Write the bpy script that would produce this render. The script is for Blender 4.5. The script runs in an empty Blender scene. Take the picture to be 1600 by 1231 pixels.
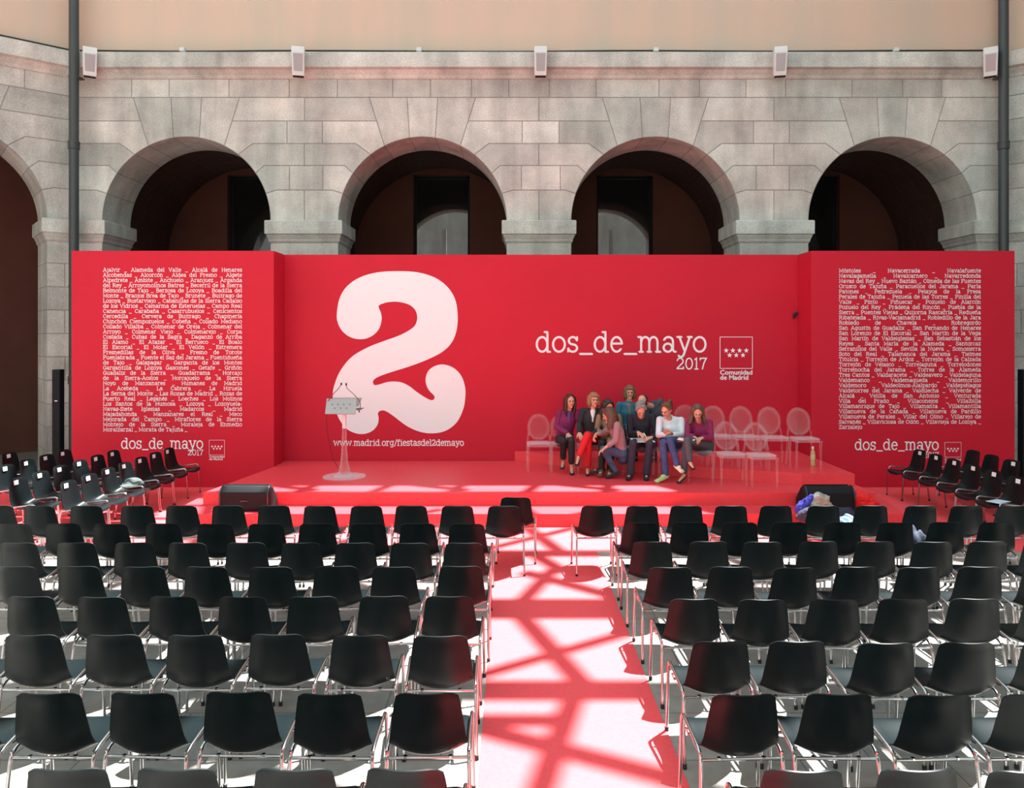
import bpy, bmesh, math, random
from mathutils import Vector, Matrix, Euler, noise
R = math.radians
random.seed(7)
scene = bpy.context.scene
COL = scene.collection

# ------------------------------------------------------------------ camera
# level camera 2.65 m above the courtyard floor, looking along +Y
CAM_H = 2.65
cd = bpy.data.cameras.new('camera'); cam = bpy.data.objects.new('camera', cd); COL.objects.link(cam)
cam.location = (0, 0, CAM_H); cam.rotation_euler = (R(90), 0, 0)
cd.lens = 27.0; cd.sensor_width = 36.0; cd.shift_y = -90.5 / 1600
cd.clip_end = 200
scene.camera = cam
# ------------------------------------------------------------------ sky, sun, exposure
w = bpy.data.worlds.new('sky'); scene.world = w; w.use_nodes = True
bg = w.node_tree.nodes['Background']
bg.inputs[0].default_value = (0.62, 0.91, 1.0, 1); bg.inputs[1].default_value = 1.75
SUN = Vector((-0.32, -0.25, -1.0))          # travel of the light per metre of fall
sd = bpy.data.lights.new('sun', 'SUN'); sun = bpy.data.objects.new('sun', sd); COL.objects.link(sun)
sun.rotation_euler = SUN.to_track_quat('-Z', 'Y').to_euler(); sun.location = (4, 6, 20)
sd.energy = 20.0; sd.angle = R(0.55); sd.color = (1.0, 0.985, 0.96)
scene.view_settings.view_transform = 'Standard'; scene.view_settings.look = 'None'
scene.view_settings.exposure = 0.55; scene.view_settings.gamma = 1.0
scene.view_settings.use_curve_mapping = False

# ------------------------------------------------------------------ helpers
def W(px, py, Y):
    """point of the place that lies at depth Y behind photo position (px, py)"""
    return Vector(((px - 800) / 1200 * Y, Y, CAM_H - (py - 525) / 1200 * Y))

def mat(name, col, rough=0.6, metal=0.0, spec=0.5, noise=0.0, nscale=8.0, bump=0.0, bscale=60.0, coat=0.0):
    m = bpy.data.materials.new(name); m.use_nodes = True
    nt = m.node_tree; b = nt.nodes['Principled BSDF']
    b.inputs['Base Color'].default_value = (*col, 1); b.inputs['Roughness'].default_value = rough
    b.inputs['Metallic'].default_value = metal; b.inputs['Specular IOR Level'].default_value = spec
    if coat: b.inputs['Coat Weight'].default_value = coat
    tc = nt.nodes.new('ShaderNodeTexCoord')
    if noise:
        n = nt.nodes.new('ShaderNodeTexNoise'); n.inputs['Scale'].default_value = nscale; n.inputs['Detail'].default_value = 6
        mr = nt.nodes.new('ShaderNodeMapRange'); mr.inputs['From Min'].default_value = .3; mr.inputs['From Max'].default_value = .7
        mr.inputs['To Min'].default_value = 1 - noise; mr.inputs['To Max'].default_value = 1 + noise
        mx = nt.nodes.new('ShaderNodeVectorMath'); mx.operation = 'SCALE'; mx.inputs[0].default_value = col
        nt.links.new(tc.outputs['Object'], n.inputs['Vector']); nt.links.new(n.outputs['Fac'], mr.inputs['Value'])
        nt.links.new(mr.outputs[0], mx.inputs['Scale']); nt.links.new(mx.outputs[0], b.inputs['Base Color'])
    if bump:
        n2 = nt.nodes.new('ShaderNodeTexNoise'); n2.inputs['Scale'].default_value = bscale; n2.inputs['Detail'].default_value = 4
        bp = nt.nodes.new('ShaderNodeBump'); bp.inputs['Strength'].default_value = bump; bp.inputs['Distance'].default_value = .01
        nt.links.new(tc.outputs['Object'], n2.inputs['Vector']); nt.links.new(n2.outputs['Fac'], bp.inputs['Height'])
        nt.links.new(bp.outputs[0], b.inputs['Normal'])
    return m

def tag(o, label=None, cat=None, group=None, kind=None):
    if label: o['label'] = label
    if cat: o['category'] = cat
    if group: o['group'] = group
    if kind: o['kind'] = kind
    return o

def obj(name, bm, m, parent=None, smooth=False, angle=None):
    me = bpy.data.meshes.new(name)
    bm.normal_update(); bm.to_mesh(me); bm.free()
    ms = m if isinstance(m, (list, tuple)) else [m]
    for x in ms: me.materials.append(x)
    if smooth:
        me.polygons.foreach_set('use_smooth', [True] * len(me.polygons))
        if angle: me.set_sharp_from_angle(angle=R(angle))
    o = bpy.data.objects.new(name, me); COL.objects.link(o)
    if parent: o.parent = parent
    return o

def empty(name, loc=(0, 0, 0), rz=0.0, **k):
    o = bpy.data.objects.new(name, None); COL.objects.link(o); o.empty_display_size = .1
    o.location = loc; o.rotation_euler = (0, 0, rz); tag(o, **k); return o

def kids(o): return [c for c in bpy.data.objects if c.parent == o]

def copy_tree(o, parent=None, tree=None):
    c = o.copy(); COL.objects.link(c)
    if parent: c.parent = parent
    for ch in (tree or TREES)[o.name] if o.name in (tree or TREES) else []: copy_tree(ch, c, tree)
    return c
TREES = {}
def learn(o):
    """remember the children of a prototype so that copying stays quick"""
    ch = kids(o); TREES[o.name] = ch
    for c in ch: learn(c)

def box(bm, x0, x1, y0, y1, z0, z1, M=None, mi=0):
    vs = [Vector((x, y, z)) for x in (x0, x1) for y in (y0, y1) for z in (z0, z1)]
    if M is not None: vs = [M @ v for v in vs]
    v = [bm.verts.new(p) for p in vs]
    fs = [(0, 1, 3, 2), (4, 6, 7, 5), (0, 4, 5, 1), (2, 3, 7, 6), (0, 2, 6, 4), (1, 5, 7, 3)]
    out = []
    for f in fs:
        fc = bm.faces.new([v[i] for i in f]); fc.material_index = mi; out.append(fc)
    return out

def bevel_all(bm, w_=.004, seg=2):
    bmesh.ops.bevel(bm, geom=list(bm.edges), offset=w_, segments=seg, affect='EDGES', profile=.6, clamp_overlap=True)

def prism(bm, poly, z0, z1, mi=0):
    """closed prism over a polygon in XY"""
    a = [bm.verts.new((x, y, z0)) for x, y in poly]; b = [bm.verts.new((x, y, z1)) for x, y in poly]
    n = len(poly)
    for f in [a[::-1], b]: bm.faces.new(f).material_index = mi
    for i in range(n): bm.faces.new((a[i], a[(i + 1) % n], b[(i + 1) % n], b[i])).material_index = mi
    bmesh.ops.recalc_face_normals(bm, faces=bm.faces)

def smooth_path(pts, n=8, closed=False):
    P = [Vector(p) for p in pts]; out = []; N = len(P)
    rng = range(N) if closed else range(N - 1)
    for i in rng:
        if closed: p0, p1, p2, p3 = P[i - 1], P[i], P[(i + 1) % N], P[(i + 2) % N]
        else: p0, p1, p2, p3 = P[max(i - 1, 0)], P[i], P[i + 1], P[min(i + 2, N - 1)]
        for k in range(n):
            t = k / n
            out.append(.5 * ((2 * p1) + (p2 - p0) * t + (2 * p0 - 5 * p1 + 4 * p2 - p3) * t * t + (3 * p1 - p0 - 3 * p2 + p3) * t ** 3))
    if not closed: out.append(P[-1])
    return out

def tube(bm, pts, r, seg=8, mi=0, cap=True):
    """round tube through points; r is a number or one radius per point"""
    P = [Vector(p) for p in pts]; n = len(P); rs = r if isinstance(r, (list, tuple)) else [r] * n
    rings = []; up = None
    for i in range(n):
        t = (P[min(i + 1, n - 1)] - P[max(i - 1, 0)]).normalized()
        if up is None:
            up = Vector((0, 0, 1)) if abs(t.z) < .9 else Vector((1, 0, 0))
        a = (up - t * up.dot(t)).normalized(); b = t.cross(a); up = a
        rings.append([bm.verts.new(P[i] + (a * math.cos(q) + b * math.sin(q)) * rs[i]) for q in [2 * math.pi * k / seg for k in range(seg)]])
    for i in range(n - 1):
        for k in range(seg):
            f = bm.faces.new((rings[i][k], rings[i][(k + 1) % seg], rings[i + 1][(k + 1) % seg], rings[i + 1][k])); f.material_index = mi
    if cap:
        bm.faces.new(rings[0][::-1]).material_index = mi; bm.faces.new(rings[-1]).material_index = mi

def lathe(bm, prof, seg=24, c=(0, 0), mi=0):
    rings = []
    for r, z in prof: rings.append([bm.verts.new((c[0] + r * math.cos(2 * math.pi * k / seg), c[1] + r * math.sin(2 * math.pi * k / seg), z)) for k in range(seg)])
    for a, b in zip(rings, rings[1:]):
        for k in range(seg): bm.faces.new((a[k], a[(k + 1) % seg], b[(k + 1) % seg], b[k])).material_index = mi
    bm.faces.new(rings[0][::-1]).material_index = mi; bm.faces.new(rings[-1]).material_index = mi

def ellip(bm, c, r, M=None, u=16, v=10, mi=0):
    g = bmesh.ops.create_uvsphere(bm, u_segments=u, v_segments=v, radius=1)
    S = Matrix.Diagonal((*r, 1))
    T = Matrix.Translation(Vector(c)) @ (M.to_4x4() if M is not None else Matrix.Identity(4)) @ S
    bmesh.ops.transform(bm, matrix=T, verts=g['verts'])
    for f in {f for vv in g['verts'] for f in vv.link_faces}: f.material_index = mi

def limb(bm, p0, p1, r0, r1, side=None, seg=14):
    """closed tapered segment with rounded ends; r = number or (across, through) pair"""
    p0 = Vector(p0); p1 = Vector(p1); t = (p1 - p0); L = t.length
    if L < 1e-5: return
    t /= L
    s = Vector(side) if side is not None else (Vector((1, 0, 0)) if abs(t.x) < .9 else Vector((0, 1, 0)))
    s = (s - t * s.dot(t)).normalized(); d = t.cross(s)
    if not isinstance(r0, tuple): r0 = (r0, r0)
    if not isinstance(r1, tuple): r1 = (r1, r1)
    rings = []
    N = 5
    def ring(c, a, b): rings.append([bm.verts.new(c + s * a * math.cos(q) + d * b * math.sin(q)) for q in [2 * math.pi * k / seg for k in range(seg)]])
    for i in range(N):
        q = math.pi / 2 * (i + .35) / (N - .0 + .35) ; m = min(r0)
        ring(p0 - t * m * math.cos(q), r0[0] * math.sin(q), r0[1] * math.sin(q))
    for i in range(0, 5):
        k = i / 4; ring(p0 + t * L * k, r0[0] + (r1[0] - r0[0]) * k, r0[1] + (r1[1] - r0[1]) * k)
    for i in range(N - 1, -1, -1):
        q = math.pi / 2 * (i + .35) / (N + .35); m = min(r1)
        ring(p1 + t * m * math.cos(q), r1[0] * math.sin(q), r1[1] * math.sin(q))
    for a, b in zip(rings, rings[1:]):
        for k in range(seg): bm.faces.new((a[k], a[(k + 1) % seg], b[(k + 1) % seg], b[k]))
    bm.faces.new(rings[0][::-1]); bm.faces.new(rings[-1])

def remeshed(name, bm, m, parent, voxel, smooth_it=3, texture=0.0):
    """merge overlapping closed pieces into ONE continuous surface"""
    o = obj(name, bm, m, None)
    a = o.modifiers.new('r', 'REMESH'); a.mode = 'VOXEL'; a.voxel_size = voxel
    if smooth_it:
        s = o.modifiers.new('s', 'SMOOTH'); s.iterations = smooth_it; s.factor = .5
    dg = bpy.context.evaluated_depsgraph_get(); dg.update()
    me = bpy.data.meshes.new_from_object(o.evaluated_get(dg))
    o.modifiers.clear(); old = o.data; o.data = me; bpy.data.meshes.remove(old)
    me.name = name
    if not me.materials: me.materials.append(m)
    me.polygons.foreach_set('use_smooth', [True] * len(me.polygons))
    if parent: o.parent = parent
    return o

# ------------------------------------------------------------------ materials
def stone_mat():
    m = bpy.data.materials.new('granite'); m.use_nodes = True; nt = m.node_tree; b = nt.nodes['Principled BSDF']
    N = nt.nodes.new; L = nt.links.new
    tc = N('ShaderNodeTexCoord'); at = N('ShaderNodeAttribute'); at.attribute_name = 'tone'
    n1 = N('ShaderNodeTexNoise'); n1.inputs['Scale'].default_value = 42; n1.inputs['Detail'].default_value = 5
    n2 = N('ShaderNodeTexNoise'); n2.inputs['Scale'].default_value = 1.3; n2.inputs['Detail'].default_value = 7; n2.inputs['Roughness'].default_value = .65
    L(tc.outputs['Object'], n1.inputs['Vector']); L(tc.outputs['Object'], n2.inputs['Vector'])
    r1 = N('ShaderNodeMapRange'); r1.inputs[1].default_value = .3; r1.inputs[2].default_value = .7; r1.inputs[3].default_value = .82; r1.inputs[4].default_value = 1.16
    r2 = N('ShaderNodeMapRange'); r2.inputs[1].default_value = .3; r2.inputs[2].default_value = .7; r2.inputs[3].default_value = .72; r2.inputs[4].default_value = 1.2
    L(n1.outputs['Fac'], r1.inputs[0]); L(n2.outputs['Fac'], r2.inputs[0])
    a = N('ShaderNodeMath'); a.operation = 'MULTIPLY'; L(r1.outputs[0], a.inputs[0]); L(r2.outputs[0], a.inputs[1])
    c = N('ShaderNodeMath'); c.operation = 'MULTIPLY'; L(a.outputs[0], c.inputs[0]); L(at.outputs['Fac'], c.inputs[1])
    cr = N('ShaderNodeMix'); cr.data_type = 'RGBA'; cr.inputs[6].default_value = (.44, .46, .425, 1); cr.inputs[7].default_value = (.49, .465, .43, 1)
    n3 = N('ShaderNodeTexNoise'); n3.inputs['Scale'].default_value = .7; L(tc.outputs['Object'], n3.inputs['Vector'])
    r3 = N('ShaderNodeMapRange'); r3.inputs[1].default_value = .35; r3.inputs[2].default_value = .65; L(n3.outputs['Fac'], r3.inputs[0]); L(r3.outputs[0], cr.inputs[0])
    mp = N('ShaderNodeMapping'); mp.inputs['Scale'].default_value = (2.6, 2.6, .4); L(tc.outputs['Object'], mp.inputs['Vector'])
    n4 = N('ShaderNodeTexNoise'); n4.inputs['Scale'].default_value = 1.0; n4.inputs['Detail'].default_value = 6; L(mp.outputs[0], n4.inputs['Vector'])
    r4 = N('ShaderNodeMapRange'); r4.inputs[1].default_value = .36; r4.inputs[2].default_value = .56; r4.inputs[3].default_value = .86; r4.inputs[4].default_value = 1.10; L(n4.outputs['Fac'], r4.inputs[0])
    c4 = N('ShaderNodeMath'); c4.operation = 'MULTIPLY'; L(c.outputs[0], c4.inputs[0]); L(r4.outputs[0], c4.inputs[1])
    v = N('ShaderNodeVectorMath'); v.operation = 'SCALE'; L(cr.outputs[2], v.inputs[0]); L(c4.outputs[0], v.inputs['Scale'])
    L(v.outputs[0], b.inputs['Base Color']); b.inputs['Roughness'].default_value = .88
    bp = N('ShaderNodeBump'); bp.inputs['Strength'].default_value = .35; bp.inputs['Distance'].default_value = .01
    L(n1.outputs['Fac'], bp.inputs['Height']); L(bp.outputs[0], b.inputs['Normal'])
    return m
def plaster_mat():
    m = bpy.data.materials.new('salmon_plaster'); m.use_nodes = True; nt = m.node_tree; b = nt.nodes['Principled BSDF']
    N = nt.nodes.new; L = nt.links.new
    tc = N('ShaderNodeTexCoord'); mp = N('ShaderNodeMapping'); mp.inputs['Scale'].default_value = (1.1, 1.1, .12)
    L(tc.outputs['Object'], mp.inputs['Vector'])
    n = N('ShaderNodeTexNoise'); n.inputs['Scale'].default_value = 1.6; n.inputs['Detail'].default_value = 6; L(mp.outputs[0], n.inputs['Vector'])
    cr = N('ShaderNodeMix'); cr.data_type = 'RGBA'; cr.inputs[6].default_value = (.50, .40, .32, 1); cr.inputs[7].default_value = (.57, .41, .32, 1)
    r = N('ShaderNodeMapRange'); r.inputs[1].default_value = .35; r.inputs[2].default_value = .62; L(n.outputs['Fac'], r.inputs[0]); L(r.outputs[0], cr.inputs[0])
    L(cr.outputs[2], b.inputs['Base Color']); b.inputs['Roughness'].default_value = .9
    return m
def brick_mat():
    m = bpy.data.materials.new('dark_brick'); m.use_nodes = True; nt = m.node_tree; b = nt.nodes['Principled BSDF']
    N = nt.nodes.new; L = nt.links.new
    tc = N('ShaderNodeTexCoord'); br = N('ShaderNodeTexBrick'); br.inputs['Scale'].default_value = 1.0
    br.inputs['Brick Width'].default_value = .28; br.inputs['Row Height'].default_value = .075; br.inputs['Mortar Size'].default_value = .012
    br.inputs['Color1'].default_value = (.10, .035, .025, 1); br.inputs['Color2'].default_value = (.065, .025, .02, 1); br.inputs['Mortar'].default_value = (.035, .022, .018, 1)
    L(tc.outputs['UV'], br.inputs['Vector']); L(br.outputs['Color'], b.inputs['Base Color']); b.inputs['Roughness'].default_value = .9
    return m
def floor_mat():
    m = bpy.data.materials.new('courtyard_stone'); m.use_nodes = True; nt = m.node_tree; b = nt.nodes['Principled BSDF']
    N = nt.nodes.new; L = nt.links.new
    tc = N('ShaderNodeTexCoord'); br = N('ShaderNodeTexBrick'); br.offset = .5
    br.inputs['Brick Width'].default_value = .9; br.inputs['Row Height'].default_value = .6; br.inputs['Scale'].default_value = 1; br.inputs['Mortar Size'].default_value = .006
    br.inputs['Color1'].default_value = (.33, .30, .27, 1); br.inputs['Color2'].default_value = (.28, .26, .235, 1); br.inputs['Mortar'].default_value = (.14, .13, .12, 1)
    L(tc.outputs['Object'], br.inputs['Vector'])
    n = N('ShaderNodeTexNoise'); n.inputs['Scale'].default_value = 9; n.inputs['Detail'].default_value = 8; L(tc.outputs['Object'], n.inputs['Vector'])
    r = N('ShaderNodeMapRange'); r.inputs[1].default_value = .3; r.inputs[2].default_value = .7; r.inputs[3].default_value = .85; r.inputs[4].default_value = 1.12; L(n.outputs['Fac'], r.inputs[0])
    v = N('ShaderNodeVectorMath'); v.operation = 'SCALE'; L(br.outputs['Color'], v.inputs[0]); L(r.outputs[0], v.inputs['Scale'])
    L(v.outputs[0], b.inputs['Base Color']); b.inputs['Roughness'].default_value = .42
    return m
def acrylic_mat(name, tint, alpha_face, alpha_edge, rough=.06):
    m = bpy.data.materials.new(name); m.use_nodes = True; nt = m.node_tree; N = nt.nodes.new; L = nt.links.new
    nt.nodes.remove(nt.nodes['Principled BSDF']); out = nt.nodes['Material Output']
    tr = N('ShaderNodeBsdfTransparent'); tr.inputs[0].default_value = (.97, .97, .98, 1)
    p = N('ShaderNodeBsdfPrincipled'); p.inputs['Base Color'].default_value = (*tint, 1); p.inputs['Roughness'].default_value = rough
    lw = N('ShaderNodeLayerWeight'); lw.inputs['Blend'].default_value = .35
    r = N('ShaderNodeMapRange'); r.inputs[3].default_value = alpha_face; r.inputs[4].default_value = alpha_edge; L(lw.outputs['Facing'], r.inputs[0])
    mx = N('ShaderNodeMixShader'); L(r.outputs[0], mx.inputs[0]); L(tr.outputs[0], mx.inputs[1]); L(p.outputs[0], mx.inputs[2]); L(mx.outputs[0], out.inputs[0])
    return m

M_stone = stone_mat(); M_plaster = plaster_mat(); M_brick = brick_mat(); M_floor = floor_mat()
M_mortar = mat('mortar', (.25, .245, .225), .95)
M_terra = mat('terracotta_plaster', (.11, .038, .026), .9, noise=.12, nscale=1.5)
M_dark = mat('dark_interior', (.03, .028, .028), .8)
M_pale = mat('pale_stone', (.5, .55, .5), .8, noise=.1)
M_pipe = mat('grey_green_pipe_paint', (.035, .045, .046), .45)
M_red = mat('red_backdrop', (.51, .012, .034), .55, spec=.2, noise=.03, nscale=1.0)
M_carpet = mat('red_carpet', (.84, .084, .094), .85, spec=.25, noise=.05, nscale=30, bump=.15, bscale=250)
M_stage = mat('red_stage_floor', (.72, .052, .066), .42, spec=.4, noise=.05, nscale=20)
M_white = mat('white_print', (.78, .80, .84), .6)
M_plastic = mat('black_plastic_shell', (.0045, .0085, .0095), .36, spec=.17, bump=.04, bscale=700)
M_chrome = mat('chrome_tube', (.45, .46, .47), .16, metal=1.0)
M_rubber = mat('black_rubber', (.012, .012, .012), .7)
M_label = mat('white_paper', (.82, .82, .82), .7)
M_black = mat('black_paint', (.007, .009, .011), .65, spec=.2, bump=.05, bscale=300)
M_grille = mat('black_grille', (.009, .011, .013), .7, spec=.2, bump=.4, bscale=400)
M_edge = mat('dark_steel', (.10, .11, .12), .35, metal=.8)
M_lamp = mat('white_painted_metal', (.60, .60, .59), .5)
M_lens = mat('floodlight_glass', (.30, .30, .32), .15)
M_glass = acrylic_mat('window_glass', (.02, .022, .022), .5, .85, .03)
M_acryl = acrylic_mat('clear_acrylic', (.92, .72, .74), .03, .50)
M_acryl2 = acrylic_mat('clear_acrylic_column', (.92, .80, .82), .05, .5)
M_silver = mat('brushed_silver', (.33, .34, .33), .35, metal=.35)
M_star = mat('dark_star_print', (.16, .17, .16), .6)
# ================================================================== THE SETTING
SPR = 4.9                                    # springing of the arches
LV = [0, .60, 1.08, 1.51, 1.95, 2.41, 2.80]    # course levels above it
RAD = 1.64
HB = 2.28
CENT = [-6.36, -1.75, 2.80, 7.43]

def arc(a0, a1, n=7, r=RAD): return [(r * math.cos(R(a0 + (a1 - a0) * k / n)), r * math.sin(R(a0 + (a1 - a0) * k / n))) for k in range(n + 1)]

def stone(bm, lay, poly, X, tone=None, gap=.004, inn=.011, dep=.010):
    """one dressed block: poly in (u, z), counter-clockwise; X maps (u, d, z) to the place"""
    n = len(poly); P = [Vector((a, b)) for a, b in poly]
    area = sum(P[i].x * P[(i + 1) % n].y - P[(i + 1) % n].x * P[i].y for i in range(n))
    if area < 0: P = P[::-1]
    def off(k):
        o = []
        for i in range(n):
            a = (P[i] - P[i - 1]); b = (P[(i + 1) % n] - P[i])
            if a.length < 1e-6 or b.length < 1e-6: o.append(P[i]); continue
            a.normalize(); b.normalize()
            na = Vector((-a.y, a.x)); nb = Vector((-b.y, b.x)); m = na + nb
            if m.length < .3: o.append(P[i] + na * k); continue
            m.normalize(); o.append(P[i] + m * (k / max(.35, m.dot(na))))
        return o
    A = [bm.verts.new(X(p.x, dep, p.y)) for p in off(gap)]; B = [bm.verts.new(X(p.x, 0, p.y)) for p in off(inn)]
    t = tone if tone is not None else random.uniform(.84, 1.13)
    f = bm.faces.new(B); f[lay] = t
    for i in range(n):
        g = bm.faces.new((A[i], A[(i + 1) % n], B[(i + 1) % n], B[i])); g[lay] = t * .86

def rects(bm, lay, X, u0, u1, z0, z1, ln=.95, first=None):
    u = u0; k = 0
    while u < u1 - 1e-4:
        d = (first if (k == 0 and first) else random.uniform(ln * .7, ln * 1.3)); v = u + d
        if u1 - v < .35: v = u1
        stone(bm, lay, [(u, z0), (v, z0), (v, z1), (u, z1)], X); u = v; k += 1

def arcade(name, X, centres, u0, u1, piers=True):
    """an arcaded granite wall between u0 and u1, floor to under the cornice"""
    bm = bmesh.new(); lay = bm.faces.layers.float.new('tone'); D = 1.1; F = .009; TOP = 7.70
    def quad(p, t=.9, mi=0):
        f = bm.faces.new([bm.verts.new(X(*q)) for q in p]); f[lay] = t; f.material_index = mi
    joints = [0, 18.9, 34.5, 52.0, 63.2, 81.2, 98.8, 116.8, 128, 145.5, 161.1, 180]
    tones = {}
    bounds = [u0] + [(a + b) / 2 for a, b in zip(centres, centres[1:])] + [u1]
    for ci, c in enumerate(centres):
        n = 48
        for k in range(n):       # mortar core in front of and behind the ring
            a, b = 180 - 180 * k / n, 180 - 180 * (k + 1) / n
            ax, az = RAD * math.cos(R(a)), RAD * math.sin(R(a)); bx, bz = RAD * math.cos(R(b)), RAD * math.sin(R(b))
            quad([(c + ax, F, SPR + az), (c + bx, F, SPR + bz), (c + bx, F, TOP), (c + ax, F, TOP)], 1, 1)
            quad([(c + ax, D, TOP), (c + bx, D, TOP), (c + bx, D, SPR + bz), (c + ax, D, SPR + az)], .7)
        for j in range(len(joints) - 1):     # the curved soffit, voussoir by voussoir
            a0, a1 = joints[j], joints[j + 1]; t = random.uniform(.9, 1.08)
            cuts = [a0 + .25] + [a0 + (a1 - a0) * q / 6 for q in range(1, 6)] + [a1 - .25]
            segs = [(a0, a0 + .25, .5)] + [(cuts[q], cuts[q + 1], t) for q in range(len(cuts) - 1)] + [(a1 - .25, a1, .5)]
            for a, b, tt in segs:
                ax, az = RAD * math.cos(R(a)), RAD * math.sin(R(a)); bx, bz = RAD * math.cos(R(b)), RAD * math.sin(R(b))
                quad([(c + ax, 0, SPR + az), (c + ax, D, SPR + az), (c + bx, D, SPR + bz), (c + bx, 0, SPR + bz)], tt)
        # stones of the face round this arch
        l, r = bounds[ci], bounds[ci + 1]
        P = lambda th: (RAD * math.cos(R(th)), RAD * math.sin(R(th)))
        Q = {1: (1.76, LV[1]), 2: (1.52, LV[2]), 3: (1.30, LV[3])}
        K = (.894, LV[4])
        for s in (1, -1):
            hb = (r - c) if s > 0 else (c - l)
            end = (s > 0 and ci == len(centres) - 1) or (s < 0 and ci == 0)
            def st(poly, **k): stone(bm, lay, [(c + s * x, SPR + z) for x, z in poly], X, **k)
            cut = lambda i: hb if (i % 2 == 0 or end) else hb - random.uniform(.28, .42)
            v = [cut(i) for i in range(5)]
            st(arc(0, 18.9) + [Q[1], (v[0], LV[1]), (v[0], 0)])
            st(arc(18.9, 34.5) + [Q[2], (v[1], LV[2]), (v[1], LV[1]), Q[1]])
            st(arc(34.5, 52) + [Q[3], (v[2], LV[3]), (v[2], LV[2]), Q[2]])
            st(arc(52, 63.2) + [K, (v[3], LV[4]), (v[3], LV[3]), Q[3]])
            st([K, (v[4], LV[4]), (v[4], LV[5]), (1.04, LV[5])])
            st(arc(63.2, 81.2) + [(.30, LV[5]), (1.04, LV[5])])
            for i in (1, 3):
                tones[(ci, s, i)] = (c + s * v[i], end)
        stone(bm, lay, [(c + x, SPR + z) for x, z in arc(81.2, 98.8)] + [(c - .30, SPR + LV[5]), (c + .30, SPR + LV[5])], X)
    for ci in range(len(centres) - 1):       # blocks that straddle two bays
        for i in (1, 3):
            a = tones[(ci, 1, i)][0]; b = tones[(ci + 1, -1, i)][0]
            stone(bm, lay, [(a, SPR + LV[i]), (b, SPR + LV[i]), (b, SPR + LV[i + 1]), (a, SPR + LV[i + 1])], X, tone=1.22 if (i == 3 and ci == 1) else None)
    rects(bm, lay, X, u0, u1, SPR + LV[5], SPR + LV[6], 1.0)
    # piers
    edges = [u0]
    for c in centres: edges += [c - RAD, c + RAD]
    edges.append(u1)
    for a, b in zip(edges[::2], edges[1::2]):
        quad([(a, F, 0), (b, F, 0), (b, F, TOP), (a, F, TOP)], 1, 1)
        quad([(a, D, TOP), (b, D, TOP), (b, D, 0), (a, D, 0)], .7)
        z = 0; k = 0
        while z < 4.5 - 1e-3:
            z1 = min(4.5, z + .4501)
            if k % 2: stone(bm, lay, [(a, z), (b, z), (b, z1), (a, z1)], X)
            else:
                m = a + (b - a) * random.uniform(.35, .65)
                stone(bm, lay, [(a, z), (m, z), (m, z1), (a, z1)], X); stone(bm, lay, [(m, z), (b, z), (b, z1), (m, z1)], X)
            for u, flip in ((a, 0), (b, 1)):
                q = [(u, 0, z + .006), (u, D, z + .006), (u, D, z1 - .006), (u, 0, z1 - .006)]
                quad(q if flip else q[::-1], random.uniform(.9, 1.08))
                q = [(u, 0, z1 - .006), (u, D, z1 - .006), (u, D, z1 + .006), (u, 0, z1 + .006)]
                quad(q if flip else q[::-1], .45)
            z = z1; k += 1
        pr = [(.0, 4.46), (.025, 4.50), (.03, 4.54), (.055, 4.60), (.062, 4.625), (.088, 4.64), (.09, 4.89), (.07, 4.905), (-.01, 4.905)]
        for (e0, h0), (e1, h1) in zip(pr, pr[1:]):         # impost moulding, all round the pier
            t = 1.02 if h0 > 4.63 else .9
            c0 = [(a - e0, -e0), (b + e0, -e0), (b + e0, D + e0), (a - e0, D + e0)]
            c1 = [(a - e1, -e1), (b + e1, -e1), (b + e1, D + e1), (a - e1, D + e1)]
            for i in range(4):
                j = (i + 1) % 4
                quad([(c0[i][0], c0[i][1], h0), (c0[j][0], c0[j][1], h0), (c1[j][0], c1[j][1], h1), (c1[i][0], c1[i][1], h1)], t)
        e = .07
    # cornice: a cove under a plain band, mitred by simple overlap at the corners
    pr = [(0, 7.66), (.03, 7.67), (.045, 7.70), (.05, 7.73), (.10, 7.78), (.12, 7.81), (.13, 7.815), (.20, 7.83), (.21, 7.84), (.21, 8.11), (.19, 8.13), (-.05, 8.16)]
    for (e0, h0), (e1, h1) in zip(pr, pr[1:]):
        u = u0; k = 0
        while u < u1 - 1e-4:
            v = min(u1, u + (1.25 if k % 2 else .85)); t = random.Random(int(u * 100)).uniform(.92, 1.1)
            quad([(u, -e0, h0), (v, -e0, h0), (v, -e1, h1), (u, -e1, h1)], t)
            u = v; k += 1
    o = obj(name, bm, [M_stone, M_mortar]); o['kind'] = 'structure'
    # the plaster storey above
    bm = bmesh.new()
    vs = [X(u0, .0, 8.14), X(u1, .0, 8.14), X(u1, .0, 13.2), X(u0, .0, 13.2)]
    vb = [X(u0, .5, 8.2), X(u1, .5, 8.2), X(u1, .5, 13.2), X(u0, .5, 13.2)]
    a = [bm.verts.new(p) for p in vs]; b = [bm.verts.new(p) for p in vb]
    bm.faces.new(a); bm.faces.new(b[::-1])
    for i in range(4): bm.faces.new((a[i], b[i], b[(i + 1) % 4], a[(i + 1) % 4]))
    bmesh.ops.recalc_face_normals(bm, faces=bm.faces)
    p = obj(name + '_upper', bm, M_plaster); p['kind'] = 'structure'
    return o

CL, CR, WY = -8.50, 9.55, 15.0
ca, sa = math.cos(R(39)), math.sin(R(39))
arcade('wall_back', lambda u, d, z: Vector((u, WY + d, z)), CENT, CL, CR)
arcade('wall_left', lambda u, d, z: Vector((CL - (4.30 - u) * ca - d * sa, WY - (4.30 - u) * sa + d * ca, z)), [2.15], 0, 4.30)
arcade('wall_right', lambda u, d, z: Vector((CR + u * ca + d * sa, WY - u * sa + d * ca, z)), [2.15], 0, 4.30)
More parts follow.
